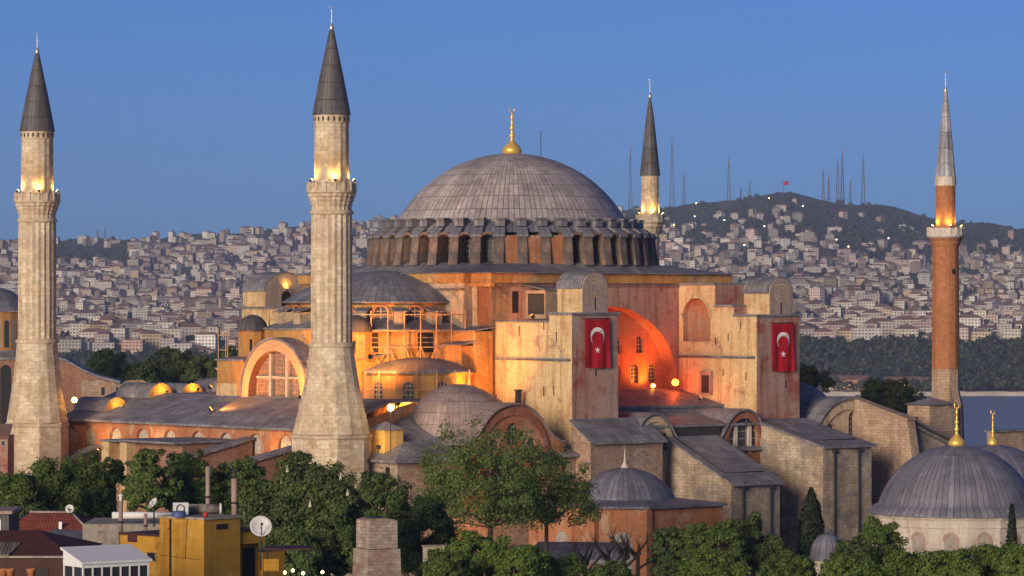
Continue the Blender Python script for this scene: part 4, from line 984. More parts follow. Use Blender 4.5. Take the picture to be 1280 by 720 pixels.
# ------------------------------------------------------------------ masts on the hill, far flag, shore buildings
def mast(px, ytop, ybase, w, label):
    t0 = t_of_y(px, min(ybase, 300)); p = far_pt(px, max(t0, .93)); sc_ = F / p.y; zt = CZ + (HY - ytop) / sc_; h = zt - p.z
    t = thing('radio_mast', label, 'mast', p, 0, 'radio masts along the hilltop'); mb = MB()
    for sx, sy in ((-1, -1), (1, -1), (1, 1), (-1, 1)): mb.tube((sx * w, sy * w, -6), (sx * w * .25, sy * w * .25, h * .86), .75, .5, 4)
    n = max(4, int(h / 12))
    for i in range(n):
        a, b = i / n, (i + 1) / n; wa, wb = w * (1 - .75 * a), w * (1 - .75 * b)
        mb.tube((-wa, -wa, h * .86 * a), (wb, -wb, h * .86 * b), .42, n=4); mb.tube((wa, -wa, h * .86 * a), (-wb, -wb, h * .86 * b), .42, n=4)
    mb.build('lattice', M['mast'], t)
    MB().tube((0, 0, h * .84), (0, 0, h), .9, .6, 5).build('antenna', M['mast2'], t)
M['mast'] = flat('grey steel lattice', (.08, .075, .085), .6); M['mast2'] = flat('red and white antenna', (.2, .14, .14), .6)
for px, yt_, yb, w, lb in ((788, 182, 262, 3.6, 'tall lattice mast just left of the slender minaret'), (840, 171, 260, 4.2, 'tallest lattice mast right of the slender minaret'), (855, 215, 258, 3, 'short lattice mast, first to the right of the tallest one'),
        (911, 196, 250, 3.2, 'lone thin mast left of the hilltop'), (937, 227, 246, 2.4, 'stubby mast on the hilltop'), (926, 233, 246, 1.6, 'very small mast left of the stubby one'), (1029, 209, 252, 2.6, 'leftmost mast of the cluster on the hill shoulder'),
        (1036, 219, 252, 2.2, 'second mast of the cluster on the hill shoulder'), (1047, 196, 253, 3.0, 'third mast of the cluster on the hill shoulder'), (1053, 185, 253, 3.2, 'tallest mast of the cluster on the hill shoulder'),
        (1063, 225, 254, 2.2, 'low mast right of the tallest one of the cluster'), (1079, 191, 255, 3.6, 'rightmost mast of the cluster, standing apart'), (122, 286, 300, 2.5, 'small mast on the left skyline'), (131, 284, 300, 2.5, 'small mast on the left skyline, right of its twin')):
    mast(px, yt_, yb, w, lb)
p = far_pt(979, .97); t = thing('hilltop_flag', 'tiny red flag on a tall pole above the hilltop', 'flag', p)
hp = CZ + (HY - 226) * p.y / F - p.z; MB().tube((0, 0, -3), (0, 0, hp), .5, .3, 6).build('pole', M['mast'], t)
mb = MB(); Pf = lambda a, b: V3((1 + a * 9, -1.2 * math.sin(a * 5), hp - 1 - b * 7 + 1.0 * a * math.sin(a * 3)))
for i in range(8): mb.face([Pf(i / 8, 1), Pf((i + 1) / 8, 1), Pf((i + 1) / 8, 0), Pf(i / 8, 0)])
mb.build('cloth', M['flagred'], t)
M['quay'] = flat('pale quay stone', (.42, .37, .32), .9, 0, .3, .05)
mb = MB()
for i in range(64):
    a, b = 560 + i * 17, 560 + (i + 1) * 17; p, q = at(a, 490, 2935), at(b, 490, 2935)
    mb.box(p.x, q.x - .02, 2930, 2952, -43, -37.6 + .3 * math.sin(i * 2.1))
tag(mb.build('quay', M['quay']), kind='structure')
M['litwin'] = glow('lit windows', (1, .55, .16), 1.6); M['shoreb'] = flat('ochre shore building', (.42, .22, .10), .85)
for x0, x1, zt, lb in ((1020, 1042, 8, 'low white boathouse on the far quay'), (1043, 1085, 9.5, 'long low ochre pavilion with lit windows on the far quay'), (1108, 1160, 8.5, 'long brown quayside building with a row of lights, left of the brick minaret')):
    p, q = at(x0, 0, 2956), at(x1, 0, 2956); t = thing('shore_building', lb, 'building', (p.x, 2956, -37.8)); w = q.x - p.x
    MB().box(0, w, 0, 12, 0, zt).build('wall', M['quay'] if x0 == 1020 else M['shoreb'], t); mb = MB(); mb.ext([(-1, zt), (13, zt), (6, zt + 3.4)], fu, -1, w + 1); mb.build('roof', M['tile'], t)
    if x0 != 1020:
        n = int(w / 3.4)
        for i in range(n): MB().box(i * 3.4 + .8, i * 3.4 + 2.4, -.12, -.02, 3.0, 5.6).build('window', M['litwin'] if rng.random() < .7 else M['glass'], t)
# street lamps glimmering on the hill
M['bulbfar'] = glow('street lamp glow', (1, .55, .2), 14)
for i, (px, y) in enumerate(((1003, 266), (961, 256), (870, 262), (930, 316), (1060, 318), (868, 279), (1045, 309), (1190, 300), (955, 292), (842, 290), (1110, 307), (905, 284))):
    p = far_pt(px, t_of_y(px, y)) + V3((0, -8, 11)); t = thing('street_lamp', 'tiny warm street lamp glimmering among the trees of the far hill', 'street lamp', p, 0, 'street lamps on the far hill')
    MB().lathe([(0, -1.0), (.8, -.6), (1.0, 0), (.7, .6), (0, .9)], n=8).build('lantern', M['bulbfar'], t); MB().tube((0, 0, -14), (0, 0, -1), .3, n=5).build('post', M['mast'], t)
# ================================================================== TREES NEAR THE CHURCH
LM = {'green': leaf_mat('mid green leaves', (.065, .115, .027), (.17, .235, .05), .4), 'dark': leaf_mat('dark green leaves', (.05, .088, .026), (.135, .185, .05), .35),
      'bright': leaf_mat('fresh green leaves', (.085, .145, .025), (.20, .28, .05), .35), 'plane': leaf_mat('young plane leaves', (.11, .17, .035), (.22, .29, .07), .45),
      'olive': leaf_mat('olive green leaves', (.06, .085, .025), (.12, .13, .04)), 'cyp': leaf_mat('cypress needles', (.008, .015, .008), (.02, .03, .014), .05)}
LM['chest'] = leaf_mat('chestnut leaves', (.055, .092, .025), (.15, .19, .055), .35)
LM['blossom'] = flat('chestnut blossom', (.55, .50, .36), .8)
def crown_points(rx, rz, nc, per, leaf, seed, spread=.23, droop=0, hollow=.5):
    g = np.random.default_rng(seed); cs = []
    while len(cs) < nc:
        d = g.normal(size=3); d /= np.linalg.norm(d); q = g.uniform(hollow, 1.0) ** .7
        if d[2] < -.55: continue
        lob = 1 + .22 * math.sin(3 * math.atan2(d[1], d[0]) + seed) * (1 - abs(d[2])) + g.normal() * .09
        cs.append(np.array([d[0] * rx * q * lob, d[1] * rx * q * lob, d[2] * rz * q * lob]))
    cs = np.array(cs); C, Nn = [], []
    for c in cs:
        k = int(per * g.uniform(.55, 1.4)); r = rx * spread * g.uniform(.65, 1.3)
        d = g.normal(size=(k, 3)); d /= np.linalg.norm(d, axis=1, keepdims=True); q = g.uniform(.2, 1, (k, 1)) ** .6 * np.where(g.random((k, 1)) < .22, g.uniform(1.0, 1.55, (k, 1)), 1.0)
        p = c + d * q * r * np.array([g.uniform(.65, 1.4), g.uniform(.65, 1.4), g.uniform(.5, .95)]); p[:, 2] -= droop * g.random(k) ** 2 * r
        o = p / np.array([rx, rx, rz]); o /= np.linalg.norm(o, axis=1, keepdims=True) + 1e-6
        n = d * .7 + o * .5 + np.array([0, 0, .35]) + g.normal(size=(k, 3)) * .4
        C.append(p); Nn.append(n / np.linalg.norm(n, axis=1, keepdims=True))
    C = np.concatenate(C); return cs, C, np.concatenate(Nn), leaf * g.uniform(.65, 1.3, len(C)), g
_cache = {}
def tree(name, label, p, rx, rz, h, leafm, cat='tree', group=None, nc=120, per=126, leaf=0.158, seed=1, spread=.23, droop=0, tr=.32, rz_=0, hollow=.55, blossom=0):
    """trunk with limbs reaching the leaf clumps; h = height of the crown's top over p"""
    key = (rx, rz, nc, per, leaf, seed, spread, droop, leafm, hollow)
    t = thing(name, label, cat, p, rz_, group); cz = h - rz
    cs, C, Nn, Sz, g = crown_points(rx, rz, nc, per, leaf, seed, spread, droop, hollow)
    C = C + np.array([0, 0, cz])
    me = leaf_mesh('crown', C, Nn, Sz, LM[leafm], g, .62); o = bpy.data.objects.new('crown', me); COL.objects.link(o); o.parent = t
    mb = MB(); fork = cz - rz * .55; mb.tube((0, 0, -1), (.1, .05, max(fork, .5)), tr, tr * .7, 8)
    sel = g.permutation(len(cs))[:min(len(cs), 26)]; base = V3((.1, .05, max(fork, .5)))
    for i, k in enumerate(sel):
        e = V3((float(cs[k][0]), float(cs[k][1]), float(cs[k][2]) + cz)); mid = base.lerp(e, .5) + V3((g.normal() * .3, g.normal() * .3, .35))
        r0 = tr * (.5 if i < 7 else .25); mb.tube(base, mid, r0, r0 * .6, 5, caps=False); mb.tube(mid, e, r0 * .6, r0 * .2, 5, caps=False)
        for j in range(2):
            e2 = mid + V3((g.normal() * rx * .25, g.normal() * rx * .25, abs(g.normal()) * rz * .25)); mb.tube(mid, e2, r0 * .35, .03, 4, caps=False)
    mb.build('trunk', M['bark'], t)
    if blossom:
        mb = MB()
        idx = g.permutation(len(cs))[:blossom]
        for k in idx:
            q = V3((float(cs[k][0]), float(cs[k][1]), float(cs[k][2]) + cz)); dv = V3((q.x / rx, q.y / rx, (q.z - cz) / rz)).normalized()
            q2 = q + dv * rx * spread * .8; mb.tube(q2, q2 + V3((0, 0, .55)), .13, .03, 5)
        mb.build('blossom', LM['blossom'], t)
    return t
def tree_at(name, label, px, ytop, d, r_px, leafm, zr=1.0, **kw):
    top = at(px, ytop, d); gz = ground_z(top.x, d); r = r_px * d / F
    return tree(name, label, (top.x, d, gz), r, r * zr, top.z - gz, leafm, **kw)
G1 = 'trees below the west front'
tree_at('broadleaf_tree', 'mid green tree at the bottom left edge, before the far left minaret', 10, 600, 330, 46, 'green', 1.2, nc=108, per=189, leaf=0.158, seed=3, group=G1)
tree_at('willow_tree', 'soft green willow in front of the far left minaret base', 62, 577, 335, 42, 'green', 1.2, nc=120, per=210, leaf=0.127, seed=4, droop=1.2, group=G1)
tree_at('willow_tree', 'soft green willow right of the far left minaret base', 106, 566, 340, 42, 'green', 1.3, nc=120, per=210, leaf=0.127, seed=5, droop=1.2, group=G1)
tree_at('broadleaf_tree', 'narrow green tree in front of the pale annex corner', 141, 572, 345, 15, 'green', 1.6, nc=51, per=126, leaf=0.127, seed=6, group=G1)
tree_at('broadleaf_tree', 'dark green tree below the brick annex, behind the roof dish', 190, 560, 330, 34, 'green', 1.5, nc=120, per=189, leaf=0.142, seed=7, group=G1)
tree_at('broadleaf_tree', 'green tree between the brick annex and the chimney pipes', 238, 570, 335, 36, 'green', 1.3, nc=108, per=189, leaf=0.142, seed=8, group=G1)
tree_at('broadleaf_tree', 'olive green tree behind the tall chimney pipes', 302, 574, 338, 40, 'green', 1.3, nc=108, per=189, leaf=0.142, seed=9, group=G1)
tree_at('chestnut_tree', 'big dark chestnut with pale blossom before the nearest minaret', 388, 572, 300, 64, 'chest', 1.15, nc=240, per=252, leaf=0.148, seed=10, spread=.19, blossom=70)
tree_at('broadleaf_tree', 'dark tree right of the chestnut, behind the stone chimney', 474, 588, 325, 46, 'dark', 1.4, nc=139, per=199, leaf=0.148, seed=11)
tree_at('broadleaf_tree', 'very dark tree just right of the stone chimney', 530, 622, 318, 44, 'dark', 1.4, nc=120, per=210, leaf=0.148, seed=12)
tree_at('plane_tree', 'airy light plane tree spreading in front of the hanging flag', 612, 533, 392, 102, 'plane', .80, nc=230, per=118, leaf=.16, seed=13, spread=.17, hollow=.35, tr=.4)
tree_at('plane_tree', 'airy light tree reaching over the round domed baptistery', 682, 562, 396, 58, 'plane', 1.05, nc=110, per=120, leaf=.16, seed=14, spread=.2, hollow=.35, tr=.3)
G2 = 'leafy trees along the bottom of the garden'
for i, (px, yt_, d, r, m, zr, lb) in enumerate((
        (590, 668, 300, 42, 'bright', .9, 'fresh green bush right of the pale lit patch at the bottom'), (648, 680, 296, 40, 'bright', .9, 'fresh green bush at the bottom below the plane tree'), (560, 690, 292, 30, 'green', .9, 'green bush at the bottom, right of the stone chimney'),
        (700, 694, 300, 30, 'green', .9, 'green bush left of the bare pruned trees'), (832, 658, 345, 20, 'dark', 2.0, 'dark upright tree left of the garden row, right of the bare trees'), (868, 652, 345, 28, 'green', 1.5, 'leafy green tree before the right end of the baptistery'),
        (905, 650, 340, 30, 'green', 1.4, 'leafy green tree below the steep lead roof'), (940, 648, 345, 28, 'dark', 1.5, 'dark leafy tree before the blind window'), (966, 668, 345, 22, 'dark', 1.4, 'dark tree left of the tall cypress'),
        (1066, 676, 330, 28, 'dark', 1.2, 'dark green tree in front of the small grey dome'), (1098, 650, 335, 30, 'green', 1.3, 'leafy green tree at the left end of the pale mausoleum'), (890, 690, 315, 42, 'bright', .9, 'fresh green tree at the bottom below the steep lead roof'),
        (1140, 690, 310, 38, 'bright', .8, 'fresh green tree below the left part of the mausoleum'), (1190, 688, 305, 38, 'bright', .8, 'fresh green tree below the middle of the mausoleum'), (1240, 684, 310, 36, 'bright', .8, 'fresh green tree below the mausoleum, left of the corner one'), (1276, 684, 305, 32, 'bright', .8, 'fresh green tree in the bottom right corner'),
        (1060, 694, 300, 40, 'bright', .8, 'fresh green tree at the bottom, left of the mausoleum'), (985, 690, 312, 36, 'green', .9, 'green tree at the bottom below the tall cypress'), (760, 705, 300, 32, 'green', .8, 'low green bush among the bare pruned trees'))):
    tree_at('broadleaf_tree', lb, px, yt_, d, r, m, zr, nc=91, per=199, leaf=0.137, seed=30 + i, group=G2)
G3 = 'dark trees behind the church'
for i, (px, yt_, d, r, m, zr, lb) in enumerate(((135, 440, 700, 28, 'dark', 1.0, 'dark tree behind the lead roof right of the far left minaret'), (176, 452, 690, 26, 'dark', .9, 'dark round tree, second behind the crumbling wall'), (214, 434, 705, 34, 'dark', 1.0, 'tallest dark tree behind the crumbling wall'), (252, 444, 700, 30, 'dark', 1.0, 'dark tree behind the left side of the domed stair turret'), (286, 436, 720, 26, 'dark', 1.0, 'dark tree partly hidden by the domed stair turret'))):
    tree_at('broadleaf_tree', lb, px, yt_, d, r, m, zr, nc=120, per=147, leaf=0.264, seed=60 + i, group=G3, hollow=.4)
tree_at('broadleaf_tree', 'yellowish green tree behind the warm sloping buttress, left of the brick minaret', 1110, 474, 570, 36, 'olive', .75, nc=120, per=168, leaf=0.190, seed=71)
tree_at('broadleaf_tree', 'small green tree at the right edge of the farther flag pier', 1012, 456, 580, 22, 'olive', .9, nc=80, per=147, leaf=0.190, seed=72)
tree_at('broadleaf_tree', 'dark bush under the chestnut, beside the terrace lamps', 372, 664, 292, 46, 'dark', .9, nc=70, per=190, leaf=.15, seed=81, group=G2)
tree_at('broadleaf_tree', 'dark bush left of the stone chimney stump', 425, 652, 296, 40, 'dark', 1.1, nc=70, per=190, leaf=.15, seed=82, group=G2)
# cypresses
def cypress(label, px, yt_, d, r_px, n, seed):
    top = at(px, yt_, d); gz = ground_z(top.x, d); h = top.z - gz; r = r_px * d / F; g = np.random.default_rng(seed)
    t = thing('cypress_tree', label, 'cypress', (top.x, d, gz), 0, 'cypresses')
    z = g.random(n); prof = np.interp(z, [0, .1, .35, .7, .9, 1], [.35, .8, 1, .75, .4, .03]); a = g.uniform(0, 2 * np.pi, n); q = g.uniform(.6, 1.06, n) * (1 + .14 * np.sin(a * 5 + z * 16))
    Cc = np.stack([np.cos(a) * r * prof * q, np.sin(a) * r * prof * q, 1.0 + z * (h - 1)], 1)
    nn = np.stack([np.cos(a), np.sin(a), np.full(n, .5)], 1) + g.normal(size=(n, 3)) * .5; nn /= np.linalg.norm(nn, axis=1, keepdims=True)
    o = bpy.data.objects.new('crown', leaf_mesh('crown', Cc, nn, .22 * g.uniform(.7, 1.4, n), LM['cyp'], g, .6)); COL.objects.link(o); o.parent = t
    MB().tube((0, 0, -.5), (0, 0, h * .9), .3, .05, 7).build('trunk', M['bark'], t)
cypress('tall dark cypress before the tall pale buttress with two drain pipes', 1014, 611, 352, 21, 9000, 1)
cypress('thin dark cypress in front of the pale mausoleum wall', 1265, 631, 360, 8, 2500, 2)
# bare pruned trees
def bare(label, px, yt_, d, seed):
    g = random.Random(seed); top = at(px, yt_, d); gz = ground_z(top.x, d); h = top.z - gz
    t = thing('bare_tree', label, 'tree', (top.x, d, gz), 0, 'bare pruned trees'); mb = MB(); mb.tube((0, 0, -.5), (.1, 0, h * .78), .26, .2, 7); mb.build('trunk', M['barkdark'], t)
    for i in range(5):
        a = i * 1.26 + g.uniform(-.3, .3); q = V3((.1, 0, h * (.62 + .04 * i))); e = q + V3((math.cos(a) * 1.5, math.sin(a) * 1.2, g.uniform(.9, 1.8))); mb = MB(); mb.tube(q, e, .14, .11, 6)
        k = V3((e.x, e.y, e.z)); mb.tube(e - V3((0, 0, .08)), e + V3((0, 0, .12)), .17, .13, 6)
        for j in range(7):
            b = g.uniform(0, 6.28); l = g.uniform(.5, 1.3); f = k + V3((math.cos(b) * l * .6, math.sin(b) * l * .6, l)); mb.tube(k, f, .035, .012, 4, caps=False)
        mb.build('branch', M['barkdark'], t)
M['barkdark'] = flat('dark bare bark', (.035, .027, .022), .9, 0, .35, 4)
bare('bare pruned tree left in the group before the baptistery', 730, 668, 345, 1); bare('bare pruned tree in the middle, before the blind arch of the baptistery', 759, 664, 348, 2); bare('bare pruned tree with the thickest trunk before the baptistery', 779, 656, 343, 3); bare('bare pruned tree rightmost of the group before the baptistery', 796, 660, 350, 4)
# ================================================================== OTHER BUILDINGS
# ---- round domed tombs at the right
def tomb(label, c, rd, r_e, z_e, z_a, n, fin_h, fin_r, rz=0):
    t = thing('domed_tomb', label, 'tomb', (c.x, c.y, 0), rz, 'domed tombs')
    n_ = 8; rw = r_e * .955; h = []
    Rr = ((rd * rd) + (z_a - z_e - .9) ** 2) / (2 * (z_a - z_e - .9)); ct = z_a - Rr; a0 = math.acos(min(rd / Rr, 1)) if ct < z_e + .9 else -math.acos(min(rd / Rr, 1))
    pf = [(r_e, z_e - .1), (r_e, z_e + .08), (rd + .5, z_e + .75), (rd, z_e + .9)] + [(Rr * math.cos(a), ct + Rr * math.sin(a)) for a in [a0 + (math.pi / 2 - a0) * i / 18 for i in range(1, 18)]] + [(0, z_a)]
    MB().lathe(pf, n=64).build('dome', M['mauslead'], t)
    mb = MB(); mb.lathe([(rw, -3), (rw, z_e - 1.3), (rw + .12, z_e - 1.25), (rw + .12, z_e - .95), (rw, z_e - .9), (rw + .1, z_e - .5), (r_e - .1, z_e - .12)], n=n, smooth=False); mb.build('wall', M['marble'], t)
    for i in range(n):
        am = 2 * math.pi * (i + .5) / n; dr = V3((math.cos(am), math.sin(am), 0)); tn = V3((-math.sin(am), math.cos(am), 0)); q = dr * (rw * math.cos(math.pi / n))
        half = rw * math.sin(math.pi / n)
        for x in ((-half * .42, half * .42) if half > 2 else (0,)):
            o = arch(x, z_e - 4.6, 1.35, 2.7, 8); mb = MB(); mb.face([q + tn * p[0] + dr * .02 + V3((0, 0, p[1])) for p in o], 0)
            o2 = arch(x, z_e - 4.6, 1.75, 2.95, 8)
            for k in range(1, len(o) - 1):
                a, b, c_, d = o[k], o[k + 1], o2[k + 1], o2[k]; mb.face([q + tn * p[0] + dr * .10 + V3((0, 0, p[1])) for p in (a, b, c_, d)], 1)
            mb.build('window', [M['stonewin'], M['rosemarble']], t)
    mb = MB(); finial(mb, 0, 0, z_a - .15, fin_h, fin_r); mb.build('finial', M['gold'], t)
    return t
M['stonewin'] = flat('stone window grille', (.33, .29, .25), .8); M['rosemarble'] = flat('rose stone arch', (.42, .27, .2), .8)
c1 = at(1196, 379, 390); tomb('large octagonal marble tomb with grey lead dome in the bottom right corner', c1, 8.5, 9.7, 11.9, 19.15, 16, 4.6, .95)
c2 = at(1241, 379, 432); tomb('domed tomb behind the large marble one, its gilded finial farther right', c2, 7.8, 8.6, 11.5, 17.55, 16, 4.2, .62)
# small grey dome low in the garden
p = at(1034, 666, 350); t = thing('small_dome', 'low grey lead dome among the garden trees right of the cypress', 'tomb', (p.x, p.y, 0)); z = p.z
MB().lathe([(1.95, z - 2.6), (1.95, z - 2.4), (1.75, z - 2.2), (1.5, z - 1.1), (.9, z - .3), (0, z)], n=28).build('dome', M['mauslead'], t); MB().lathe([(1.75, -1), (1.75, z - 2.5)], n=8, smooth=False).build('wall', M['marble'], t)
# ---- baptistery
pc = at(781, 379, 446); t = thing('baptistery', 'orange octagonal baptistery with shallow grey dome before the rough stone buttress', 'baptistery', (pc.x, pc.y, 0), R(40))
ze, za = 9.8, 13.9
Bp = [(-8.6, -8.6), (8.0, -8.6), (8.6, -3), (8.6, 8.6), (-8.6, 8.6)]
Bp = [(-8.3, -4.0), (-3.8, -8.5), (8.6, -8.5), (8.6, 8.6), (-8.3, 8.6)]
mb = MB()
for i in range(5):
    a, b = Bp[i], Bp[(i + 1) % 5]; mb.face([(*a, -3), (*b, -3), (*b, ze - .25), (*a, ze - .25)])
mb.build('wall', M['redwall'], t)
mb = MB(); cx = (0, -.2)
E = [(p[0] * 1.05, p[1] * 1.05, ze) for p in Bp]; rim = [(5.9 * math.cos(a), 5.9 * math.sin(a), ze + .55) for a in [math.atan2(p[1], p[0]) for p in Bp]]
seg = 40
def on_poly(a):
    d = V3((math.cos(a), math.sin(a)))
    best = 99
    for i in range(5):
        p, q = E[i], E[(i + 1) % 5]; ex, ey = q[0] - p[0], q[1] - p[1]; den = d.x * ey - d.y * ex
        if abs(den) < 1e-9: continue
        s = (p[0] * ey - p[1] * ex) / den; k = (p[0] * d.y - p[1] * d.x) / den
        if s > 0 and -1e-6 <= k <= 1 + 1e-6: best = min(best, s)
    return best
an = sorted([2 * math.pi * i / seg for i in range(seg)] + [math.atan2(p[1], p[0]) % (2 * math.pi) for p in Bp])
for a, b in zip(an, an[1:] + [an[0] + 2 * math.pi]):
    ra, rb = on_poly(a), on_poly(b); mb.face([(ra * math.cos(a), ra * math.sin(a), ze), (rb * math.cos(b), rb * math.sin(b), ze), (6.2 * math.cos(b), 6.2 * math.sin(b), ze + .62), (6.2 * math.cos(a), 6.2 * math.sin(a), ze + .62)], 0)
    mb.face([(ra * math.cos(a), ra * math.sin(a), ze - .3), (rb * math.cos(b), rb * math.sin(b), ze - .3), (rb * math.cos(b), rb * math.sin(b), ze), (ra * math.cos(a), ra * math.sin(a), ze)], 0)
mb.build('eaves_roof', M['mauslead'], t)
Rr = (6.2 ** 2 + 3.5 ** 2) / 7.0; mb = MB(); mb.lathe([(6.25, ze + .5), (6.2, ze + .66)] + [(Rr * math.sin(a), za + .25 - Rr * (1 - math.cos(a))) for a in [math.asin(6.1 / Rr) * (1 - i / 14) for i in range(14)]] + [(0, za + .25)], n=56); mb.build('dome', M['mauslead'], t)
mb = MB(); mb.lathe([(.5, za + .2), (.42, za + .5), (.16, za + .9), (.1, za + 1.5), (.02, za + 2.7)], n=10); mb.build('finial', M['marble'], t)
def blind(O, T, N, x, z, w, h):
    T, N, O = V3(T).normalized(), V3(N).normalized(), V3(O); o = arch(x, z, w, h, 8); mb = MB(); mb.face([O + T * p[0] + N * .03 + V3((0, 0, p[1])) for p in o]); mb.build('blind_arch', M['ashlar2'], t)
M['ashlar2'] = masonry('pale infill masonry', (.46, .42, .38), (.36, .33, .3), (.26, .22, .2), .6, .28, .03, (.7, .66, .62), .5)
d45 = 1 / math.sqrt(2)
blind((-6.05, -6.25, 0), (d45, -d45, 0), (-d45, -d45, 0), 0, 1.5, 2.6, 5.2); blind((-8.3, 2.2, 0), (0, 1, 0), (-1, 0, 0), 0, 1.5, 2.4, 5.0); blind((2.4, -8.5, 0), (1, 0, 0), (0, -1, 0), 1.2, 2.5, 2.2, 4.6)
mb = MB()
for q in ((-3.8, -8.5), (-8.3, -4.0)): mb.box(q[0] - .45, q[0] + .45, q[1] - .25, q[1] + .45, -3, ze - .3)
mb.build('pilaster', M['redwall'], t)
# low lead roofed wing before it
p = at(722, 692, 400); t = thing('low_wing', 'low rose walled wing with curved lead roof left of the bare trees', 'building', (p.x, p.y, 0), R(-8)); mb = MB(); mb.box(-4.8, 4.8, -2, 6, -3, p.z - .8); mb.build('wall', M['rose'], t)
mb = MB(); mb.ext([(-2.6, p.z - .9), (-2.6, p.z - .5), (1, p.z + .4), (6, p.z + .9), (6, p.z - .9)], fu, -5.2, 5.2); mb.build('roof', M['lead'], t)
# ---- domed church far left
p = at(-8, 379, 660); t = thing('domed_church', 'old brick church with grey dome cut off by the left edge', 'church', (p.x, p.y, 0), R(8)); s_ = 660 / F
Z = lambda y: CZ + (HY - y) * s_
MB().lathe([(6.6, Z(389)), (6.6, Z(388)), (5.9, Z(382)), (4.9, Z(372)), (3.4, Z(364)), (1.6, Z(360)), (0, Z(358.5))], n=40).build('dome', M['mauslead'], t)
MB().lathe([(6.2, Z(440)), (6.2, Z(389) - .1)], n=24, smooth=False).build('drum_wall', M['ochre'], t)
for i in range(24):
    am = 2 * math.pi * (i + .5) / 24
    if math.sin(am) > .1: continue
    dr = V3((math.cos(am), math.sin(am), 0)); tn = V3((-math.sin(am), math.cos(am), 0)); q = dr * (6.2 * math.cos(math.pi / 24)); o = arch(0, Z(434), .95, Z(400) - Z(434), 8); mb = MB(); mb.face([q + tn * a[0] + dr * .03 + V3((0, 0, a[1])) for a in o]); mb.build('window', M['glass'] if i % 2 else M['ashlar2'], t)
MB().box(-16, 9.5, -9, 10, -2, Z(445)).build('nave_wall', M['brick'], t); mb = MB(); slab(mb, [(-16, -9.4, Z(448)), (9.8, -9.4, Z(446)), (9.0, -5.8, Z(437)), (-16, -5.8, Z(437))], .3); mb.build('aisle_roof', M['lead'], t)
for x in (2.2, 5.6): mb = MB(); mb.face([(x + a[0], -9.03, a[1]) for a in arch(0, 4, 2.0, Z(455) - 4, 8)]); mb.build('window', M['dark'], t)
# curved lead roofed range and crumbling wall behind the far left minaret
p = at(112, 379, 560); t = thing('lead_roofed_range', 'low range with swooping lead roof right of the far left minaret', 'building', (p.x, p.y, 0), R(4)); Z5 = lambda y: CZ + (HY - y) * 560 / F
pr = [(-6.0, Z5(444)), (-3.5, Z5(448)), (-1.2, Z5(459)), (1.2, Z5(468)), (4.9, Z5(476))]; mb = MB(); mb.ext(pr + [(x, z - .35) for x, z in pr[::-1]], fv, -4.2, 4); mb.build('roof', M['lead'], t)
MB().ext([(x, z - .4) for x, z in pr] + [(4.6, -2), (-6, -2)], fv, -3.7, 3.6).build('wall', M['brick'], t)
p = at(140, 379, 548); t = thing('crumbling_wall', 'crumbling stone wall with small dark openings behind the west roofs', 'wall', (p.x, p.y, 0), R(6)); Z5 = lambda y: CZ + (HY - y) * 548 / F
g = random.Random(4); mb = MB(); pr = [(-4.6, Z5(478))]
for i in range(16): pr.append((-4.4 + i * .65, Z5(476 + g.uniform(-1.5, 2.0) + (5 if i in (8, 9) else 0))))
mb.ext(pr + [(6.1, -2), (-4.6, -2)], fv, -.8, .8); mb.build('wall', M['rubble'], t)
for x in (-1.6, .6, 1.6, 3.3, 4.6): mb = MB(); mb.face([(x + a, -.82, Z5(494) + b) for a, b in ((0, 0), (.5, 0), (.5, 1.2), (0, 1.2))]); mb.build('opening', M['dark'], t)
p = at(5, 379, 470); t = thing('small_house', 'small house with red tiled roof at the left edge beside the minaret', 'house', (p.x, p.y, 0)); Z5 = lambda y: CZ + (HY - y) * 470 / F
MB().box(-4, .9, -3, 3, -2, Z5(544)).build('wall', M['rose'], t); mb = MB(); slab(mb, [(-4.3, -3.4, Z5(545)), (1.1, -3.4, Z5(545)), (1.1, .2, Z5(530)), (-4.3, .2, Z5(530))], .2); mb.build('roof', M['tile'], t)
mb = MB(); mb.box(.1, .5, -3.06, -3.0, Z5(556), Z5(550)); mb.box(-.0, .6, -3.04, -3.0, Z5(557), Z5(549), 1); mb.build('window', [M['glass'], M['bars']], t)
# ================================================================== FOREGROUND ROOFS
M['yel'] = plaster('mustard house plaster', (.46, .25, .035), (.40, .21, .03), (.48, .28, .06), .5, .5, .3, crack=0.0); M['maroon'] = flat('maroon roof sheet', (.06, .022, .02), .7, 0, .3); M['redtile'] = lead('red roof tiles', (.24, .05, .03), (.32, .09, .055), .2, 1.1, tint=(.14, .05, .04), off=.5, seam=.035, rough=.85)
M['white'] = flat('white painted metal', (.70, .70, .70), .5, 0, .08); M['greyroof'] = lead('grey sheet roofing', (.16, .155, .15), (.22, .21, .2), .9, 3, tint=(.12, .1, .09)); M['pipe'] = flat('clay coloured flue pipe', (.30, .21, .18), .7, 0, .2, 3)
M['dish'] = flat('pale grey dish', (.58, .57, .57), .5, 0, .06); M['blue'] = flat('blue tank', (.06, .09, .22), .5); M['bright_red'] = flat('red plastic', (.5, .03, .02), .5); M['concrete'] = plaster('stained concrete', (.36, .32, .27), (.28, .25, .21), (.2, .17, .15), .6, .7)
M['conservglass'] = flat('dim conservatory glass', (.03, .035, .045), .12)
D = 190.0
P0 = at(255, 720, 188); yb = thing('yellow_house', 'mustard yellow house with stepped roof terraces at bottom left', 'house', (P0.x, P0.y, 0), R(50)); k_ = 188 / F
Zf = lambda y, d=188: CZ + (HY - y) * d / F
mb = MB(); mb.box(0, 2.7, 0, 3.3, 6, Zf(650)); mb.box(-.08, 2.78, -.08, 3.38, Zf(650), Zf(650) + .12, 1); mb.build('stair_tower', [M['yel'], M['concrete']], yb)
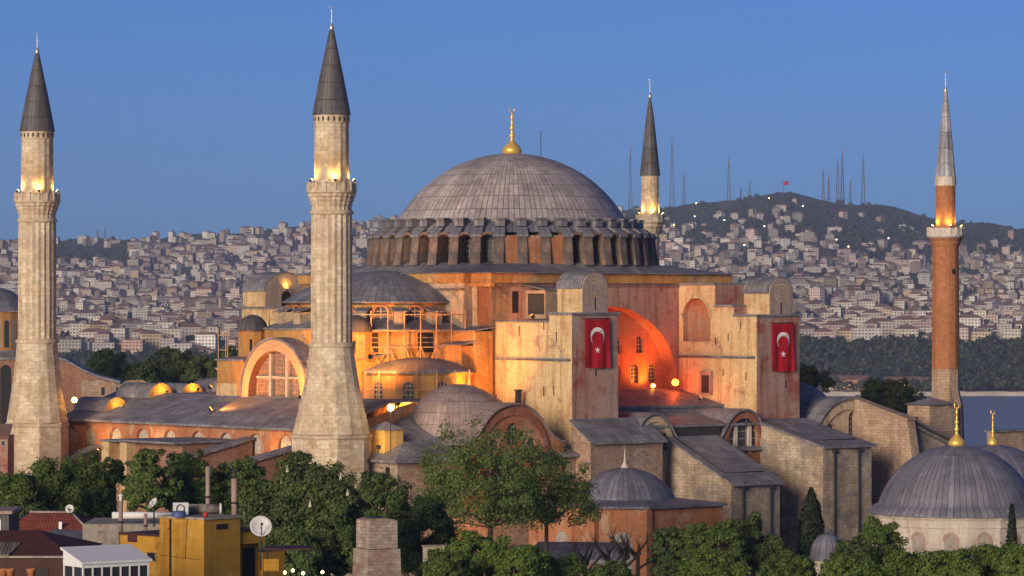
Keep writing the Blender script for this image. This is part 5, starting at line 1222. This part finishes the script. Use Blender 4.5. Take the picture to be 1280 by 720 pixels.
mb = MB(); mb.box(.4, 5, 3.32, 6.7, 6, Zf(675)); mb.box(.32, 5.1, 3.4, 6.78, Zf(675), Zf(675) + .1, 1); mb.build('rear_wing', [M['yel'], M['maroon']], yb)
mb = MB(); mb.box(2.72, 4.7, .1, 2.8, Zf(684), Zf(668)); mb.box(2.72, 4.7, .6, 2.8, 6, Zf(684)); mb.box(2.72, 4.8, -.0, 2.85, Zf(668), Zf(668) + .09, 1); mb.build('side_wing', [M['yel'], M['maroon']], yb)
mb = MB(); mb.box(4.72, 6.4, .3, 2.4, 6, Zf(697)); mb.build('low_terrace', M['yel'], yb)
for x0, x1, za_, zb_ in ((.9, 1.7, 662, 656.0),): mb = MB(); mb.box(x0, x1, -.03, 0, Zf(663), Zf(656.5)); mb.build('window', M['dark'], yb)
mb = MB(); mb.box(.37, .4, 4.0, 4.6, Zf(706), Zf(696)); mb.build('window', M['dark'], yb)
mb = MB(); mb.box(3.5, 4.4, .56, .6, 18.5, Zf(690)); mb.build('door', M['dark'], yb)
mb = MB(); mb.box(.36, .4, 5.4, 6.1, Zf(684), Zf(672)); mb.build('shutter', M['maroon'], yb)
mb = MB(); mb.tube((-.07, 2.45, 6), (-.07, 2.45, Zf(651)), .05, n=6); mb.tube((-.07, 2.45, Zf(660)), (.3, 3.9, Zf(690)), .015, n=4); mb.build('drain_pipe', M['iron'], yb)
mb = MB(); mb.tube((-.06, .1, Zf(700)), (-.06, 3.2, Zf(697)), .012, n=4); mb.tube((-.05, 1.2, Zf(650)), (-.05, 1.35, Zf(700)), .012, n=4); mb.build('cable', M['iron'], yb)
mb = MB()
for k in range(5): mb.tube((2.9 + k * .38, .12, Zf(668)), (2.9 + k * .38, .12, Zf(668) + .42), .015, n=4)
mb.tube((2.8, .12, Zf(668) + .42), (4.6, .12, Zf(668) + .42), .02, n=4); mb.build('railing', M['iron'], yb)
mb = MB()
for y0_ in (4.0,): 
    for q_ in ((y0_ - .06, y0_, 706.5, 695.5), (y0_ + .6, y0_ + .66, 706.5, 695.5)): mb.box(.35, .372, q_[0], q_[1], Zf(q_[2]), Zf(q_[3]))
    mb.box(.35, .372, y0_ - .1, y0_ + .7, Zf(707.5), Zf(706.6))
mb.build('window_frame', M['concrete'], yb)
def pipe(label, px, y0, y1, d, r, cap=None):
    a, b = at(px, y0, d), at(px, y1, d); t = thing('flue_pipe', label, 'chimney pipe', (b.x, d, b.z), 0, 'flue pipes on the house roofs'); h = a.z - b.z; mb = MB(); mb.tube((0, 0, -.4), (0, 0, h), r, n=12); mb.build('pipe', M['pipe'], t)
    mb = MB(); mb.tube((0, 0, h * .45), (0, 0, h * .45 + .12), r * 1.15, n=12); mb.build('collar', M['iron'], t)
    if cap: mb = MB(); mb.tube((0, 0, h + .05), (0, 0, h + .35), r * .7, n=10); mb.tube((0, 0, h + .35), (0, 0, h + .45), r * 1.5, r * .4, 10); mb.build('cowl', M['iron'] if cap == 1 else M['white'], t)
pipe('tall plain flue pipe, left of the two behind the yellow stair tower', 260, 583, 655, 192, .13); pipe('thicker flue pipe with dark cowl, right of the two behind the yellow stair tower', 293, 598, 656, 192, .17, 1)
pipe('flue pipe with white tip left of the small roof dish', 151, 628, 675, 196, .12, 2); pipe('short flue pipe supporting the small roof dish', 182, 642, 672, 196, .1)
def dish(label, px, y, d, r, az, pole, el=25):
    p = at(px, y, d); t = thing('satellite_dish', label, 'satellite dish', p, 0, 'satellite dishes'); fr = Matrix.Rotation(R(az), 4, 'Z') @ Matrix.Rotation(R(90 - el), 4, 'Y')
    mb = MB(); mb.lathe([(0, -.25 * r), (.4 * r, -.2 * r), (.75 * r, -.07 * r), (r, .1 * r), (r * 1.02, .08 * r), (.75 * r, -.11 * r), (0, -.29 * r)], n=28); mb.v = [tuple(fr @ V3(q)) for q in mb.v]; mb.build('reflector', M['dish'], t)
    mb = MB(); mb.tube(fr @ V3((r * .9, 0, .1 * r)), fr @ V3((r * .15, 0, r * .9)), .03, n=5); mb.tube(fr @ V3((r * .15, 0, r * .85)), fr @ V3((r * .12, 0, r * 1.0)), .07, n=8); mb.build('feed_arm', M['iron'], t)
    q = fr @ V3((0, 0, -.27 * r)); mb = MB(); mb.tube(q, (q.x, q.y, -pole), .045, n=7); mb.build('mount', M['iron'], t)
dish('large grey satellite dish right of the yellow house', 326, 658, 182, .55, -80, 2.2); dish('small tilted white dish above the flat roofs', 191, 629, 196, .33, 215, 1.3, 35); dish('small white dish on the red tiled roof', 87, 636, 232, .27, -95, .9, 10)
# things on the flat roof of the tower
p = at(226, 644, 190); t = thing('air_conditioner', 'white air conditioner on the yellow house roof', 'air conditioner', (p.x, p.y, Zf(650) + .12), R(20)); mb = MB(); mb.box(-.36, .36, -.2, .25, .05, .68); mb.box(-.36, -.28, -.2, .25, 0, .05); mb.box(.28, .36, -.2, .25, 0, .05); mb.build('housing', M['white'], t)
mb = MB(); fr = Matrix.Translation((-.08, -.21, .37)) @ Matrix.Rotation(R(90), 4, 'X'); mb.lathe([(.23, 0), (.23, .03), (.19, .03), (.19, 0)], n=18); mb.v = [tuple(fr @ V3(q)) for q in mb.v]; mb.build('fan_grille', M['iron'], t)
p = at(225, 646, 189); t = thing('water_tank', 'low blue tank in front of the white air conditioner', 'tank', (p.x - .05, 188.9, Zf(650) + .12), R(20)); mb = MB(); mb.lathe([(.36, 0), (.36, .26), (.3, .3), (0, .3)], n=20); mb.build('tank', M['blue'], t)
p = at(246, 645, 191); t = thing('duct', 'pale cylindrical roof duct lying behind the flue pipe', 'duct', (p.x, 191.2, Zf(650) + .4), R(5)); mb = MB(); mb.tube((-.7, 0, 0), (1.25, 0, 0), .26, n=14); mb.build('pipe', M['concrete'], t); mb = MB(); mb.tube((1.2, 0, 0), (1.3, 0, 0), .3, n=14); mb.build('flange', M['white'], t)
p = at(257, 649, 188.5); t = thing('bucket', 'small red bucket on the corner of the yellow tower', 'bucket', (p.x, 188.4, Zf(650) + .12)); MB().lathe([(0, 0), (.09, 0), (.13, .25), (.11, .25), (.08, .03)], n=14).build('pail', M['bright_red'], t); mb = MB()
for i in range(8):
    a, b = R(180 * i / 8), R(180 * (i + 1) / 8); mb.tube((.12 * math.cos(a), 0, .25 + .1 * math.sin(a)), (.12 * math.cos(b), 0, .25 + .1 * math.sin(b)), .01, n=4)
mb.build('handle', M['iron'], t)
# concrete parapet roof behind the tower with its long duct
p = at(150, 379, 202); t = thing('concrete_roof_house', 'low concrete roof with stained parapet behind the yellow house', 'building', (p.x, 202, 0)); Z2 = lambda y: CZ + (HY - y) * 202 / F
mb = MB(); mb.box(-2.1, 3.6, 0, 6, 4, Z2(655)); mb.build('wall', M['concrete'], t); mb = MB(); mb.tube((-.5, .6, Z2(645)), (2.9, .6, Z2(645)), .2, n=12); mb.build('duct', M['white'], t)
# red tiled house
p = at(70, 379, 232); t = thing('red_roof_house', 'house with red tiled hip roof at bottom left', 'house', (p.x, 232, 0), R(-4)); Z2 = lambda y: CZ + (HY - y) * 232 / F
MB().box(-2.9, 2.9, -2.6, 4.4, 4, Z2(666)).build('wall', M['concrete'], t); mb = MB(); e = [(-3.2, -3, Z2(667)), (3.1, -3, Z2(667)), (3.1, 4.8, Z2(662)), (-3.2, 4.8, Z2(662))]; r0, r1 = (-1.9, .6, Z2(641)), (.9, .6, Z2(641)); mb.face([e[0], e[1], r1, r0]); mb.face([e[1], e[2], r1]); mb.face([e[2], e[3], r0, r1]); mb.face([e[3], e[0], r0]); mb.build('roof', M['redtile'], t)
mb = MB()
for a, b in ((r0, r1), (r1, e[1]), (r0, e[0])): mb.tube(a, b, .09, n=6)
mb.build('ridge', M['concrete'], t)
mb = MB(); mb.box(.55, .75, -1.9, -1.6, Z2(664), Z2(650)); mb.build('vent_pipe', M['white'], t)
MB().tube((-1.5, .6, Z2(642)), (-1.5, .6, Z2(617)), .03, n=5).build('antenna', M['iron'], t)
# grey lean-to roof between
p = at(105, 379, 205); t = thing('grey_roof_house', 'flat grey roof between the red tiles and the yellow house', 'building', (p.x, 205, 0)); Z2 = lambda y: CZ + (HY - y) * 205 / F
mb = MB(); slab(mb, [(-2.6, -2, Z2(675)), (2.0, -2.6, Z2(681)), (1.4, 2.2, Z2(668)), (-2.0, 2.2, Z2(664))], .12); mb.build('roof', M['greyroof'], t); MB().box(-2.2, 1.3, -1.6, 2, 4, Z2(684)).build('wall', M['yel'], t)
# dark restaurant roof
p = at(48, 379, 176); t = thing('restaurant_pavilion', 'dark maroon pavilion with hipped roof in the bottom left corner', 'pavilion', (p.x, 176, 0)); Z2 = lambda y: CZ + (HY - y) * 176 / F
mb = MB(); e = [(-3.6, -1.8, Z2(692)), (1.9, -1.8, Z2(692)), (2.9, 2.6, Z2(684)), (-3.6, 2.6, Z2(684))]; r0, r1 = (-2.6, .8, Z2(664)), (-.1, .8, Z2(664)); mb.face([e[0], e[1], r1, r0]); mb.face([e[1], e[2], r1]); mb.face([e[2], e[3], r0, r1]); mb.face([e[3], e[0], r0]); mb.build('roof', M['maroon'], t)
mb = MB(); mb.box(-3.6, 1.8, -1.75, 2.2, 5, Z2(693)); mb.build('wall', M['maroon'], t); mb = MB(); mb.box(-3.7, 1.95, -1.95, -1.75, Z2(694), Z2(691.5)); mb.build('gutter', M['concrete'], t)
mb = MB(); slab(mb, [(-3.8, -1.9, Z2(690)), (-1.2, -1.9, Z2(690)), (-.75, -.55, Z2(677)), (-3.8, -.55, Z2(677))], .05); mb.build('skylight', M['slats'] if 'slats' in M else M['greyroof'], t)
mb = MB(); mb.box(.05, .7, -1.79, -1.75, Z2(716), Z2(706)); mb.build('window', M['dark'], t)
p = at(7, 379, 186); t = thing('grey_block_house', 'dark grey flat roofed block at the left edge', 'building', (p.x, 186, 0)); Z2 = lambda y: CZ + (HY - y) * 186 / F
MB().box(-3, .3, -1, 3, 5, Z2(641)).build('wall', M['concrete2'] if 'concrete2' in M else M['greyroof'], t); mb = MB(); mb.box(-3.1, .5, -1.2, 3.1, Z2(641), Z2(637)); mb.build('roof', M['pipe'], t); mb = MB(); mb.box(-.5, -.1, -1.04, -1, Z2(668), Z2(648)); mb.build('window', M['white'], t)
# white conservatory
p = at(104, 379, 168); t = thing('conservatory', 'white framed glass conservatory with white roof at bottom left', 'conservatory', (p.x, 168, 0), R(35)); Z2 = lambda y: CZ + (HY - y) * 168 / F
zt = Z2(700); mb = MB(); slab(mb, [(-.15, -.15, zt - .1), (3.6, -.15, zt - .1), (3.6, 2.0, zt + .5), (-.15, 2.0, zt + .5)], .1); mb.build('roof', M['white'], t)
mb = MB(); mb.box(0, 3.45, 0, 1.85, 15, zt - .28); mb.build('glazing', M['conservglass'], t)
mb = MB()
for x in np.linspace(0, 3.45, 8): mb.box(x - .035, x + .035, -.04, -.002, 15, zt - .2)
for y in (0, .93, 1.85): mb.box(-.04, -.002, y - .05, y + .05, 15, zt - .1 + .28 * y)
mb.box(-.05, 3.5, -.05, -.003, zt - .38, zt - .2); mb.box(-.05, -.003, -.05, 1.9, zt - .36, zt - .1)
mb.ext([(0, zt - .2), (1.9, zt - .2), (1.9, zt + .42)], fu, -.045, -.004); mb.build('frame', M['white'], t)
# ---- old stone chimney in front of the trees
p = at(471, 647, 262); t = thing('stone_chimney', 'weathered square stone and brick chimney stump standing before the dark trees', 'chimney', (p.x, 262, 0), R(28)); zt = p.z
mb = MB(); mb.ext([(-1.15, zt - 2.2), (-1.12, zt - .15), (-.7, zt - .02), (.2, zt - .0), (.9, zt - .12), (1.12, zt - .2), (1.15, zt - 2.2)], fv, -1.1, 1.1); mb.box(-1.3, 1.3, -1.25, 1.25, zt - 2.5, zt - 2.25)
mb.ext([(-1.3, zt - 2.5), (1.3, zt - 2.5), (1.42, zt - 5.5), (1.5, 2), (-1.5, 2), (-1.42, zt - 5.5)], fv, -1.25, 1.25); mb.build('stack', M['rubble2'], t)
mb = MB(); mb.box(-.7, .7, -.7, .7, zt, zt + .012); mb.build('flue', M['dark'], t)
# terrace lights and clay pots of the restaurants
M['bulb'] = glow('small warm bulb', (1, .62, .28), 14); M['clay'] = flat('clay pot', (.42, .16, .06), .8)
for i, (px, y) in enumerate(((356, 716), (366, 713.5), (379, 717), (403, 715.5))):
    p = at(px, y, 182); t = thing('terrace_lamp', 'small warm bulb on the terrace at the foot of the chestnut tree', 'lamp', p, 0, 'terrace lamps'); MB().lathe([(0, -.07), (.07, -.03), (.08, .02), (.05, .08), (0, .1)], n=10).build('bulb', M['bulb'], t); MB().tube((0, 0, -1.5), (0, 0, -.07), .02, n=5).build('post', M['iron'], t)
for i, (px, lb) in enumerate(((4, 'leftmost orange clay pot in the bottom left corner'), (13, 'second orange clay pot from the left edge'), (39, 'orange clay pot under the pavilion window'))):
    p = at(px, 722, 160); t = thing('clay_pot', lb, 'pot', (p.x, 160, p.z), 0, 'clay pots'); MB().lathe([(.0, 0), (.13, .0), (.2, .3), (.22, .33), (.22, .4), (.17, .4), (.14, .1)], n=16).build('pot', M['clay'], t)
p = at(372, 379, 185); t = thing('terrace_canopy', 'dark red terrace awning frame right of the yellow house', 'canopy', (p.x, 185, 0)); mb = MB(); mb.box(-1.7, .7, -1, 1.5, Zf(686, 185), Zf(684, 185)); mb.build('roof', M['maroon'], t)
for x in (-1.5, .6): MB().tube((x, -.8, 8), (x, -.8, Zf(685, 185)), .04, n=6).build('post', M['iron'], t)
MB().box(-1.68, -.9, -1.05, -.98, Zf(712, 185), Zf(697, 185)).build('panel', M['yel'], t)
# lit patch at the bottom, its light put into a small pale wall
p = at(547, 690, 296); t = thing('lit_patch_wall', 'short pale wall standing in for a lit patch between the bottom trees', 'wall', (p.x, 303, 0), R(20)); MB().box(-1.4, 1.4, -.2, .2, 0, p.z).build('wall', M['marble'], t); MB().box(-1.5, 1.5, -.3, .3, p.z, p.z + .12).build('coping', M['concrete'], t)
# ================================================================== LAMPS (each one a fixture with its own light)
def lamp_light(name, p, power, color, size=.3, spot=None, aim=None, parent=None):
    ld = bpy.data.lights.new(name, 'SPOT' if spot else 'POINT'); ld.energy = power; ld.color = color; ld.shadow_soft_size = size
    o = bpy.data.objects.new(name, ld); COL.objects.link(o); o.location = p
    if spot: ld.spot_size = R(spot); ld.spot_blend = .8; o.rotation_euler = (V3(p) - V3(aim)).to_track_quat('Z', 'Y').to_euler()
    return o
AMB, RED, YEL = (1.0, .33, .04), (1.0, .115, .004), (1.0, .58, .12)
bulb = {}
def floodlight(label, p, aim, power, color, spot=110, group='floodlights lighting the church', bright=12, r=.28, pole=None, globe=False):
    """flood lamp: housing, stand and glowing lens, aimed at a point"""
    p, aim = V3(p), V3(aim); d = (aim - p).normalized()
    t = thing('floodlight', label, 'floodlight', p, 0, group)
    key = (color, bright)
    if key not in bulb: bulb[key] = glow('lamp lens', color, bright)
    s = d.orthogonal().normalized(); mb = MB(); mb.tube(-d * .35, d * .0, r * .7, r * 1.15, 10); mb.build('housing', M['iron'], t)
    mb = MB(); mb.tube(d * .01, d * .05, r * 1.05, n=12); 
    if globe: mb.lathe([(0, -r * 1.5), (r * 1.1, -r), (r * 1.5, 0), (r * 1.1, r), (0, r * 1.5)], n=16)
    mb.build('lens', bulb[key], t)
    mb = MB(); mb.tube((0, 0, -(pole or .7)), (0, 0, -.1), .06, n=6); mb.build('stand', M['iron'], t)
    l = lamp_light('flood_lamp', p + d * .35, power, color, .25, spot, aim)
    return t
K = 0.95
# balconies of the minarets
def balcony(p, z, r, power, n, label):
    for i in range(n):
        a = R(-90 + (i - (n - 1) / 2) * 75 + 12); q = V3((p.x + r * math.cos(a), p.y + r * math.sin(a), z))
        floodlight(label, q, V3((p.x, p.y, z + 2.6)), power, YEL, 140, 'lamps on the minaret balconies', 30, .16)
balcony(m_sw, 49.9, 2.75, 480 * K, 3, 'small yellow lamp on the balcony of the nearest thick minaret')
balcony(m_nw, 49.9, 2.75, 480 * K, 3, 'small yellow lamp on the balcony of the far left minaret')
balcony(m_ne, 48.5, 1.95, 420 * K, 3, 'small yellow lamp on the balcony of the slender minaret behind the dome')
balcony(m_se, 45.3, 2.2, 420 * K, 3, 'small yellow lamp on the balcony of the brick minaret')
# glowing arch between the flag piers
floodlight('orange floodlight on the roof in the glowing arch, right of the lit window', loc(9.6, -23.5, 23.6), loc(4, -18.4, 34), 15000 * K, RED, 118, bright=60, r=.32, globe=True)
floodlight('smaller orange floodlight at the foot of the lit tympanum window', loc(8.3, -20.4, 23.1), loc(7.0, -18.4, 27), 2000 * K, (1, .30, .03), 150, bright=40, r=.2, globe=True)
floodlight('added orange floodlight unseen behind the nearer pier, evening out the glowing arch', loc(-6, -22.0, 23.4), loc(-3, -18.4, 30), 6500 * K, RED, 150, bright=20, r=.4)  # added lamp, unseen behind the pier, to spread the red glow evenly
floodlight('small orange floodlight on the terrace roof washing the wall of the farther pier', loc(9.2, -29.0, 21.6), loc(12.6, -30, 24.5), 420 * K, (1, .2, .02), 150, bright=8, r=.2)
# west side
WT = 'amber floodlight on the west roof at the foot of the apse scaffolding'
for u, v, z, au, av, az, pw, lb in (
    (-44.5, -10.0, 22.3, -34, -8, 29, 7000, 'amber floodlight on the west roof beside the nearest minaret'),
    (-38.5, -23.0, 21.5, -30, -13, 27, 6000, 'amber floodlight on the roof before the round bay with arched windows'),
    (-29.0, -27.0, 22.5, -20, -18, 33, 5000, 'amber floodlight on the roof at the foot of the stepped corner buttress'),
    (-47.5, 6.0, 20.4, -41, 1.5, 26, 5000, 'amber floodlight on the roof before the thermal window'),
    (-41.5, -21.0, 27.6, -24, -8, 33, 11000, 'amber floodlight on the top of the scaffolding'),
    (-39.5, 17.5, 23, -28, 20, 31, 6000, 'amber floodlight beside the domed stair turret'),
    (-18.7, -26.5, 32.8, -18.2, -21, 36.5, 700, 'amber floodlight on the pier top beside the stair shed')):
    floodlight(lb, loc(u, v, z), loc(au, av, az), pw * K * 1.5, AMB, 130, bright=14)
floodlight('dazzling floodlight on a pole above the small yellow roof hut', loc(-49.5, -35.5, 21.5), loc(-36, -27, 25), 3500 * K, (1, .72, .34), 105, bright=60, r=.27, pole=5.5, globe=True)
floodlight('amber lamp beside the yellow roof hut', loc(-51.2, -35.2, 16.6), loc(-48, -32.5, 17.5), 600 * K, (1, .5, .05), 80, bright=8)
floodlight('glowing lamp on the wall right of the far left minaret', at(93, 500, 492), at(110, 505, 500), 1800 * K, (1, .52, .1), 150, bright=30, r=.26, globe=True)
floodlight('lamp in the gable of the barrel roofed turret', loc(-16.9, 30.3, 36.6), loc(-16.5, 31.1, 37.8), 260 * K, (1, .55, .08), 150, bright=20, r=.15)
for u, v, z, lb in ((-46.5, 28.6, 20.2, 'lamp lighting the leftmost roof vault'), (-41.5, 25.2, 22.3, 'lamp lighting the middle roof vault'), (-36.5, 24.8, 22.6, 'lamp lighting the roof vault nearest the stair turret')):
    floodlight(lb, loc(u, v, z), loc(u, v + 2, z + .8), 300 * K, (1, .5, .07), 160, bright=10, r=.15)
for v, lb in ((-13, 'first lamp under the eaves of the west front, from the nearest minaret'), (0, 'second lamp under the eaves of the west front, from the nearest minaret'), (14, 'third lamp under the eaves of the west front, from the nearest minaret'), (26, 'fourth lamp under the eaves of the west front, from the nearest minaret')):
    floodlight(lb, loc(-52.3, v, 14.4), loc(-50.4, v, 17), 650 * K, (1, .45, .08), 165, bright=8, r=.15)
floodlight('amber lamp on the ground below the hanging flag', loc(-40, -43, 2), loc(-39, -38, 9), 2500 * K, AMB, 140, bright=25, r=.4)
